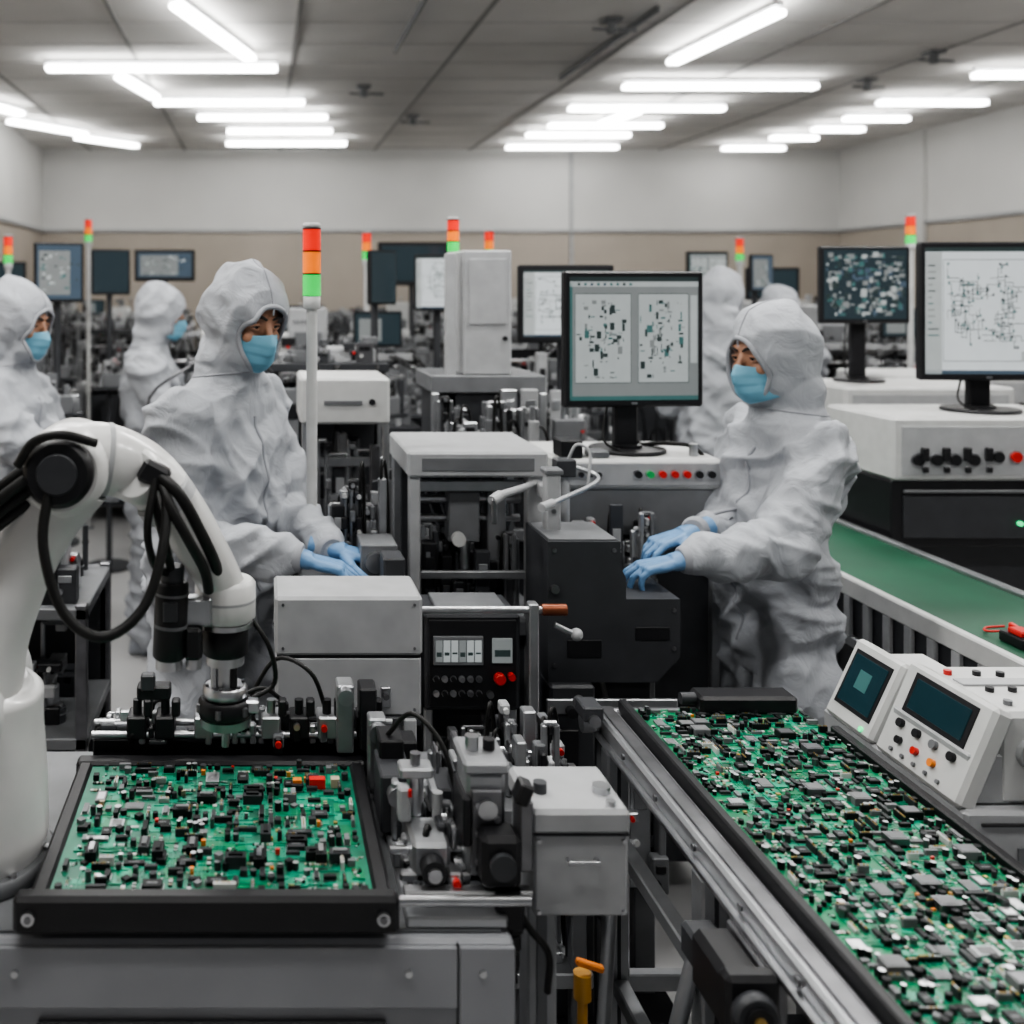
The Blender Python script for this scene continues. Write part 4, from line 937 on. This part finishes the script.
# ------------------------------------------------------------------ instruments beside conveyor
mb = MB()
mb.bx(1.165, 1.60, 1.69, 2.12, .03, .858, LGRAY, b=.006); mb.bx(1.18, 1.58, 1.70, 2.1, 0, .03, BLACK); mb.bx(1.25, 1.5, 1.687, 1.69, .60, .80, MGRAY)
mb.bx(1.19, 1.57, 1.686, 1.69, .835, .84, SEAM, b=.0005)
mb.build('instrument_cabinet')
def instr(name, y0, y1, zt, depth, big):
    mb = MB(); w = y1-y0; h = zt
    fx0, fx1 = 0., .07
    def face(u, v, o=0.):
        n = Vector((-h, 0, fx1)).normalized()
        return Vector((fx0+(fx1-fx0)*v, w*(1-u), h*v)) + n*o
    t = .035
    n = Vector((-h, 0, fx1)).normalized()
    ang = math.atan2(fx1, h); L = math.hypot(fx1, h)
    c = (face(0, 0)+face(1, 1))/2 - n*t/2
    mb.cb(c, (t, w, L), WHITE, rot=(0, ang, 0), b=.007)
    def onface(u0, u1, v0, v1, o, m, th=.004):
        c = (face(u0, v0)+face(u1, v1))/2 + n*(o)
        mb.cb(c, (th, w*abs(u1-u0), L*abs(v1-v0)), m, rot=(0, ang, 0), b=.0015)
    if big:
        onface(.14, .86, .50, .92, .0, BLACK); onface(.19, .81, .55, .87, .002, LCD)
        for i, m in enumerate((BLACK, BLACK, MGRAY, BLACK)):
            p = face(.2+i*.2, .38); mb.cyl(p, p+n*.008, .008, m, n=14)
        for i, m in enumerate((BLACK, RED, ORANGE)):
            p = face(.25+i*.2, .22); mb.cyl(p, p+n*.008, .007, m, n=14)
        for i in range(5):
            p = face(.2+i*.14, .10); mb.cyl(p, p+n*.004, .004, MGRAY, n=10)
        mb.bx(fx1+.01, depth, .01, w-.002, 0, h-.012, WHITE, b=.008)
        mb.bx(.03, fx1+.03, .012, w-.012, 0, h*.5, LGRAY)
        mb.cyl((.135, .01, h*.52), (.135, -.002, h*.52), .028, LGRAY, n=24); mb.cyl((.135, -.002, h*.52), (.135, -.024, h*.52), .021, BLACK, n=24, ch=.003); mb.cb((.135, -.026, h*.52), (.006, .006, .034), DGRAY)
        mb.bx(.20, depth-.02, .004, .011, .03, h-.05, LGRAY)
        for (xx, yy, m) in ((.11, w*.8, RED), (.16, w*.78, BLACK), (.20, w*.76, BLACK), (.13, w*.45, BLACK), (.17, w*.45, BLACK), (.21, w*.42, MGRAY), (.12, w*.2, MGRAY), (.18, w*.2, BLACK)):
            mb.cyl((xx, yy, h-.012), (xx, yy, h-.004), .007, m, n=14)
        mb.bx(.10, .24, w*.55, w*.68, h-.012, h-.008, LGRAY)
    else:
        onface(.12, .88, .18, .88, .0, BLACK); onface(.17, .83, .23, .83, .002, LCD)
        onface(.38, .62, .45, .68, .0045, SCR_T, .001)
        mb.bx(fx1-.01, depth, .02, w-.01, 0, h-.03, WHITE, b=.008)
        p = face(.8, .08); mb.cyl(p, p+n*.004, .005, LEDG, n=10)
    return mb.build(name, (1.155, y0, .86))
instr('oscilloscope', 1.945, 2.10, .15, .20, False)
instr('power_supply_unit', 1.70, 1.93, .165, .40, True)

# ------------------------------------------------------------------ green belt conveyor
mb = MB(); rnd = random.Random(22)
mb.bx(1.675, 2.03, 1.2, 4.55, .885, .90, BELT, b=.003); mb.bx(1.675, 2.03, 1.2, 4.55, .84, .884, DGRAY)
mb.bx(1.65, 1.675, 1.2, 4.56, .86, .912, WHITE, b=.004); mb.bx(2.03, 2.055, 1.2, 4.56, .86, .912, ALU, b=.004)
mb.bx(1.655, 1.672, 1.2, 4.56, .72, .75, ALU); mb.bx(1.665, 1.675, 1.2, 4.56, .755, .86, DGRAY)
yy = 1.25
while yy < 4.5: mb.bx(1.652, 1.664, yy, yy+.03, .75, .86, LGRAY, b=.002); yy += .09
for yy in (1.3, 2.3, 3.3, 4.4):
    for xx in (1.68, 1.99): mb.bx(xx, xx+.04, yy, yy+.04, 0, .84, ALU)
    mb.bx(1.70, 2.0, yy, yy+.03, .3, .33, ALU)
mb.cyl((1.66, 4.55, .87), (2.05, 4.55, .87), .03, DSTEEL)
mb.build('belt_conveyor')
mb = MB()
mb.cb((0, 0, .012), (.05, .08, .024), BLACK); mb.cb((.0, .0, .03), (.035, .045, .014), RED); mb.cyl((.02, -.05, .012), (.02, .06, .028), .007, RED, n=10)
mb.tube([(0, .04, .02), (-.03, .07, .01), (-.01, .10, .008), (.04, .11, .008)], .003, RED, n=6)
for p in ((.06, .06, .008), (-.03, -.08, .008)): mb.cb(p, (.03, .02, .016), DGRAY)
mb.build('test_probe_set', (1.755, 2.36, .901))

def bench_machine(name, x, y, w, d, zt, zb, seed):
    rnd = random.Random(seed); mb = MB()
    mb.bx(0, w, 0, d, zb+.17*(1), zt, WHITE, b=.010); mb.bx(.0, w, .01, d, zb-.05, zb+.17, BLACK, b=.006)
    mb.bx(.03, w-.03, -.004, .0, zb+.19, zt-.03, LGRAY)
    ctrl(mb, .05, w*.42, zb+.20, zt-.10, -.004, 4, 1, rnd, (BLACK,)); ctrl(mb, w*.45, w*.95, zb+.21, zt-.09, -.004, 6, 1, rnd, (RED, BLACK, GREENB, BLACK, BLACK))
    for i in range(4):
        xx = .10+i*.07; mb.cb((xx, -.012, zb+.26), (.022, .016, .045), BLACK); mb.cb((xx, -.014, zb+.21), (.018, .012, .02), BLACK)
    mb.bx(.04, w-.06, .005, .012, zb-.02, zb+.12, DGRAY); mb.bx(.04, w-.04, .0, .01, zb+.13, zb+.14, MGRAY)
    mb.cyl((w*.6, .004, zb+.03), (w*.6, -.006, zb+.03), .008, LEDG, n=12)
    for xx in (0, w-.03):
        for yy in (0.01, d-.03): mb.bx(xx, xx+.03, yy, yy+.03, 0, zb-.05, ALU)
    mb.bx(0, w, .01, .03, .35, .39, ALU); mb.bx(.03, w-.03, .10, d, .05, zb-.06, DGRAY)
    return mb.build(name, (x, y, 0))
bench_machine('reflow_oven', 2.085, 3.375, .70, .40, 1.30, .92, 31)
bench_machine('reflow_oven', 2.40, 4.2, .70, .45, 1.32, .92, 32)
bench_machine('reflow_oven', 2.95, 4.75, .70, .5, 1.32, .92, 33)
monitor(2.495, 3.52, 1.30, .46, .475, .11, 'line', math.radians(-3), 23)
monitor(2.62, 4.45, 1.32, .39, .335, .255, 'photo', 0, 24)

# ------------------------------------------------------------------ background machines
PAL = (BLACK, DGRAY, DGRAY, MGRAY, ALU, LGRAY, LGRAY, MGRAY, DSTEEL, MGRAY)
def variant(seed):
    rnd = random.Random(seed); mb = MB(); w = rnd.uniform(.7, .9); d = rnd.uniform(.5, .7); h = rnd.uniform(.85, 1.0)
    for xx in (-w/2, w/2-.04):
        for yy in (-d/2, d/2-.04): mb.bx(xx, xx+.04, yy, yy+.04, 0, h, ALU)
    mb.bx(-w/2, w/2, -d/2, d/2, h, h+.04, rnd.choice((MGRAY, DGRAY, LGRAY)))
    mb.bx(-w/2+.03, w/2-.03, -d/2+.06, d/2, .12, h-.05, rnd.choice((DGRAY, DGRAY, MGRAY)))
    mb.bx(-w/2, w/2, -d/2, -d/2+.03, .45, .49, ALU)
    mb.greeble(-w/2+.04, w/2-.04, -d/2-.02, -d/2+.08, .5, h-.05, 16, rnd, PAL, .2)
    gh = rnd.uniform(.38, .62)
    for xx in (-w/2+.03, w/2-.06): mb.bx(xx, xx+.03, -.03, .01, h+.04, h+gh, ALU)
    mb.bx(-w/2, w/2, -.05, .03, h+gh-.035, h+gh, rnd.choice((LGRAY, MGRAY, DGRAY, ALU))); mb.cyl((-w/2+.05, -.06, h+gh*.7), (w/2-.05, -.06, h+gh*.7), .012, STEEL)
    mb.cb((rnd.uniform(-.2, .2), -.07, h+gh*.65), (.08, .07, .13), rnd.choice((BLACK, WHITE, MGRAY)))
    mb.bx(-w/2+.06, w/2-.06, .06, .07, h+.04, h+gh*.8, BLACK)
    mb.greeble(-w/2+.04, w/2-.04, -d/2+.03, .04, h+.04, h+gh*.85, 90, rnd, PAL, .12)
    mb.greeble(-w/2+.04, w/2-.04, .05, d/2-.03, h+.04, h+gh*1.1, 40, rnd, PAL, .15)
    mb.greeble(-w/2+.04, w/2-.04, -.05, .03, h+gh, h+gh+.09, 14, rnd, PAL, .12)
    for j in range(rnd.choice((1, 1, 2))):
        bw = rnd.uniform(.14, .28); bx = rnd.uniform(-w/2+bw/2, w/2-bw/2); z0 = h+.04; z1 = h+rnd.uniform(.35, .68)
        mb.bx(bx-bw/2, bx+bw/2, .08+j*.01, d/2-.02, z0, z1, rnd.choice((WHITE, LGRAY, LGRAY)), b=.008); ctrl(mb, bx-bw*.4, bx+bw*.1, z1-.10, z1-.04, .08, 4, 1, rnd)
        mb.bx(bx-bw*.35, bx+bw*.35, .075, .08, z0+.05, z1-.13, MGRAY)
    for i in range(8):
        x0 = rnd.uniform(-w/2, w/2); x1 = x0+rnd.uniform(-.2, .2); mb.tube([(x0, 0, h+gh-.02), (x0, -.1, h+gh*.96), (x1, -.1, h+gh*.7), (x1, -.05, h+.1)], .006, rnd.choice((RUBBER, DSTEEL, RUBBER)), n=6, k=4)
    for i in range(7):
        xx = rnd.uniform(-w/2+.05, w/2-.05); zt = h+gh+rnd.uniform(.02, .20); mb.cyl((xx, .1, h), (xx, .1, zt), .008, rnd.choice((ALU, DSTEEL)), n=8); mb.cb((xx, .09, zt), (rnd.uniform(.02, .08), .04, rnd.uniform(.02, .06)), rnd.choice((BLACK, MGRAY, DGRAY, LGRAY)))
    if seed % 3 == 0:
        xx = rnd.uniform(-.2, .2); zt = h+gh+.04; mb.cyl((xx, .02, h), (xx, .02, zt+.1), .012, DGRAY, n=10); mb.bx(xx-.13, xx+.13, -.045, -.02, zt, zt+.19, BLACK, b=.005)
        mb.bx(xx-.12, xx+.12, -.047, -.045, zt+.012, zt+.178, SCR_D, b=.0005); mb.bx(xx-.10, xx+.02, -.048, -.047, zt+.03, zt+.15, SCR_G, b=.0003)
    if rnd.random() < .6: mb.cb((rnd.uniform(-.2, .2), -d/2+.08, h+.13), (.16, .03, .12), BLACK, rot=(-.3, 0, 0))
    return mb.mesh('assembly_machine')
VARS = [variant(100+i) for i in range(9)]
poles = ((-.98, 4.98, .24, .29, 1.95, 'blue', 41, .35), (-.92, 6.3, .24, .28, 1.97, 'off', 42, .3), (-.66, 7.1, .42, .22, 2.0, 'blue', 43, 0),
          (.84, 4.9, .2, .27, 1.89, 'line', 44, -.3), (.58, 4.9, .17, .26, 1.91, 'off', 45, .6), (1.215, 4.08, .38, .31, 1.82, 'line', 46, 0),
          (2.90, 6.65, .28, .24, 1.97, 'schem', 47, .1), (3.25, 6.65, .18, .24, 1.95, 'blue', 48, .3), (-1.35, 6.9, .32, .24, 1.9, 'blue', 49, .3), (1.72, 5.05, .3, .22, 1.80, 'off', 50, 0), (1.05, 7.05, .48, .3, 2.05, 'off', 51, 0),
          (-2.1, 8.3, .4, .26, 1.95, 'off', 52, .2), (4.1, 8.2, .4, .26, 1.9, 'off', 54, -.2))
andons = ((-1.24, 7.4, 2.24), (.63, 6.05, 2.07), (1.36, 6.08, 2.08), (3.42, 7.3, 2.10), (3.78, 5.95, 2.16), (-1.50, 6.1, 2.05))
avoid = [(-.82, 3.5, .85), (-.38, 4.95, .85), (-.75, 4.35, .55), (2.3, 5.05, .9), (2.92, 5.85, .85), (-.12, 2.7, .7), (1.4, 2.8, .6), (2.71, 4.45, .85), (3.3, 5.0, .85), (2.4, 3.6, .8), (.8, 3.75, .65), (.27, 3.35, .62)]
avoid += [(p[0], p[1], .50) for p in poles]+[(a[0], a[1], .45) for a in andons]
rb = random.Random(77)
for row, y in enumerate((3.35, 4.35, 5.35, 6.55, 7.65, 8.75, 9.85, 10.95, 12.0)):
    xmin = max(XL+.55, -.26*y-.5); xmax = min(XR-.6, .76*y+.4)
    x = xmin+rb.uniform(0, .2)
    while x < xmax:
        ok = False
        for yy in (y, y+.17, y-.17):
            ok = all(((x-a)/1.15)**2+(yy-b)**2 > r*r for a, b, r in avoid)
            if 1.1 < x < 2.6 and yy < 4.95: ok = ok and x+.46 < 1.62
            if yy < 3.75 and x > -1.2: ok = False
            if ok: break
        if ok:
            o = bpy.data.objects.new('assembly_machine', rb.choice(VARS)); COL.objects.link(o)
            o.location = (x, yy, 0); x += rb.uniform(.95, 1.0)
        else: x += .12

def pole_monitor(x, y, w, h, ztop, style, seed, rz=0.):
    rnd = random.Random(seed); mb = MB(); z0 = ztop-h
    mb.bx(-w/2, w/2, -.018, .012, z0, z0+h, BLACK, b=.006); mb.bx(-w*.3, w*.3, .012, .04, z0+h*.2, z0+h*.8, BLACK)
    b = .055*w; screen_content(mb, w-2*b, h-2.2*b, z0+1.2*b, -.018, style, rnd)
    mb.cyl((0, .05, .02), (0, .05, z0+h*.6), .018, DGRAY, n=12); mb.cyl((0, .05, 0), (0, .05, .02), .14, DGRAY, n=24)
    mb.cb((0, .0, 1.12), (.22, .14, .02), DGRAY); mb.cb((0, -.02, 1.17), (.12, .10, .08), MGRAY)
    mb.greeble(-.11, .11, -.06, .06, 1.13, 1.34, 16, rnd, PAL, .3)
    mb.build('monitor_stand', (x, y, 0), rz)
for a in poles: pole_monitor(*a)
for (xx, yy, z1) in andons: andon(xx, yy, 0, z1, .17, .026)

mb = MB(); rnd = random.Random(61)
mb.bx(-.85, -.45, 3.0, 3.0+.02, 0, .85, DGRAY)
for xx in (-.86, -.47):
    for yy in (3.0, 2.6): mb.bx(xx, xx+.03, yy, yy+.03, .03, .92, DSTEEL); mb.cyl((xx+.015, yy+.015, 0), (xx+.015, yy+.015, .03), .03, BLACK)
for z in (.25, .55, .88): mb.bx(-.86, -.44, 2.6, 3.03, z, z+.03, MGRAY)
mb.greeble(-.84, -.46, 2.62, 3.0, .58, .84, 26, rnd, (BLACK, DGRAY, MGRAY, ALU, LGRAY), .28); mb.greeble(-.84, -.46, 2.62, 3.0, .28, .5, 18, rnd, (BLACK, DGRAY, MGRAY, ALU), .28); mb.greeble(-.84, -.46, 2.62, 3.0, .91, 1.12, 44, rnd, (BLACK, DGRAY, MGRAY, ALU, STEEL, LGRAY), .18)
mb.build('tool_cart')

# ------------------------------------------------------------------ world + camera
w = bpy.data.worlds.new('world'); scn.world = w; w.use_nodes = True
bg = w.node_tree.nodes['Background']; bg.inputs[0].default_value = (.92, .95, 1, 1); bg.inputs[1].default_value = .17
scn.view_settings.look = 'AgX - Medium High Contrast'
cd = bpy.data.cameras.new('camera'); cd.lens = 36; cd.sensor_width = 36
cd.shift_x = (512-260)/1024; cd.shift_y = -(512-290)/1024
cd.dof.use_dof = True; cd.dof.focus_distance = 2.0; cd.dof.aperture_fstop = 2.8
cam = bpy.data.objects.new('camera', cd); COL.objects.link(cam); cam.location = (0, 0, 1.72); cam.rotation_euler = (math.pi/2, 0, 0)
scn.camera = cam
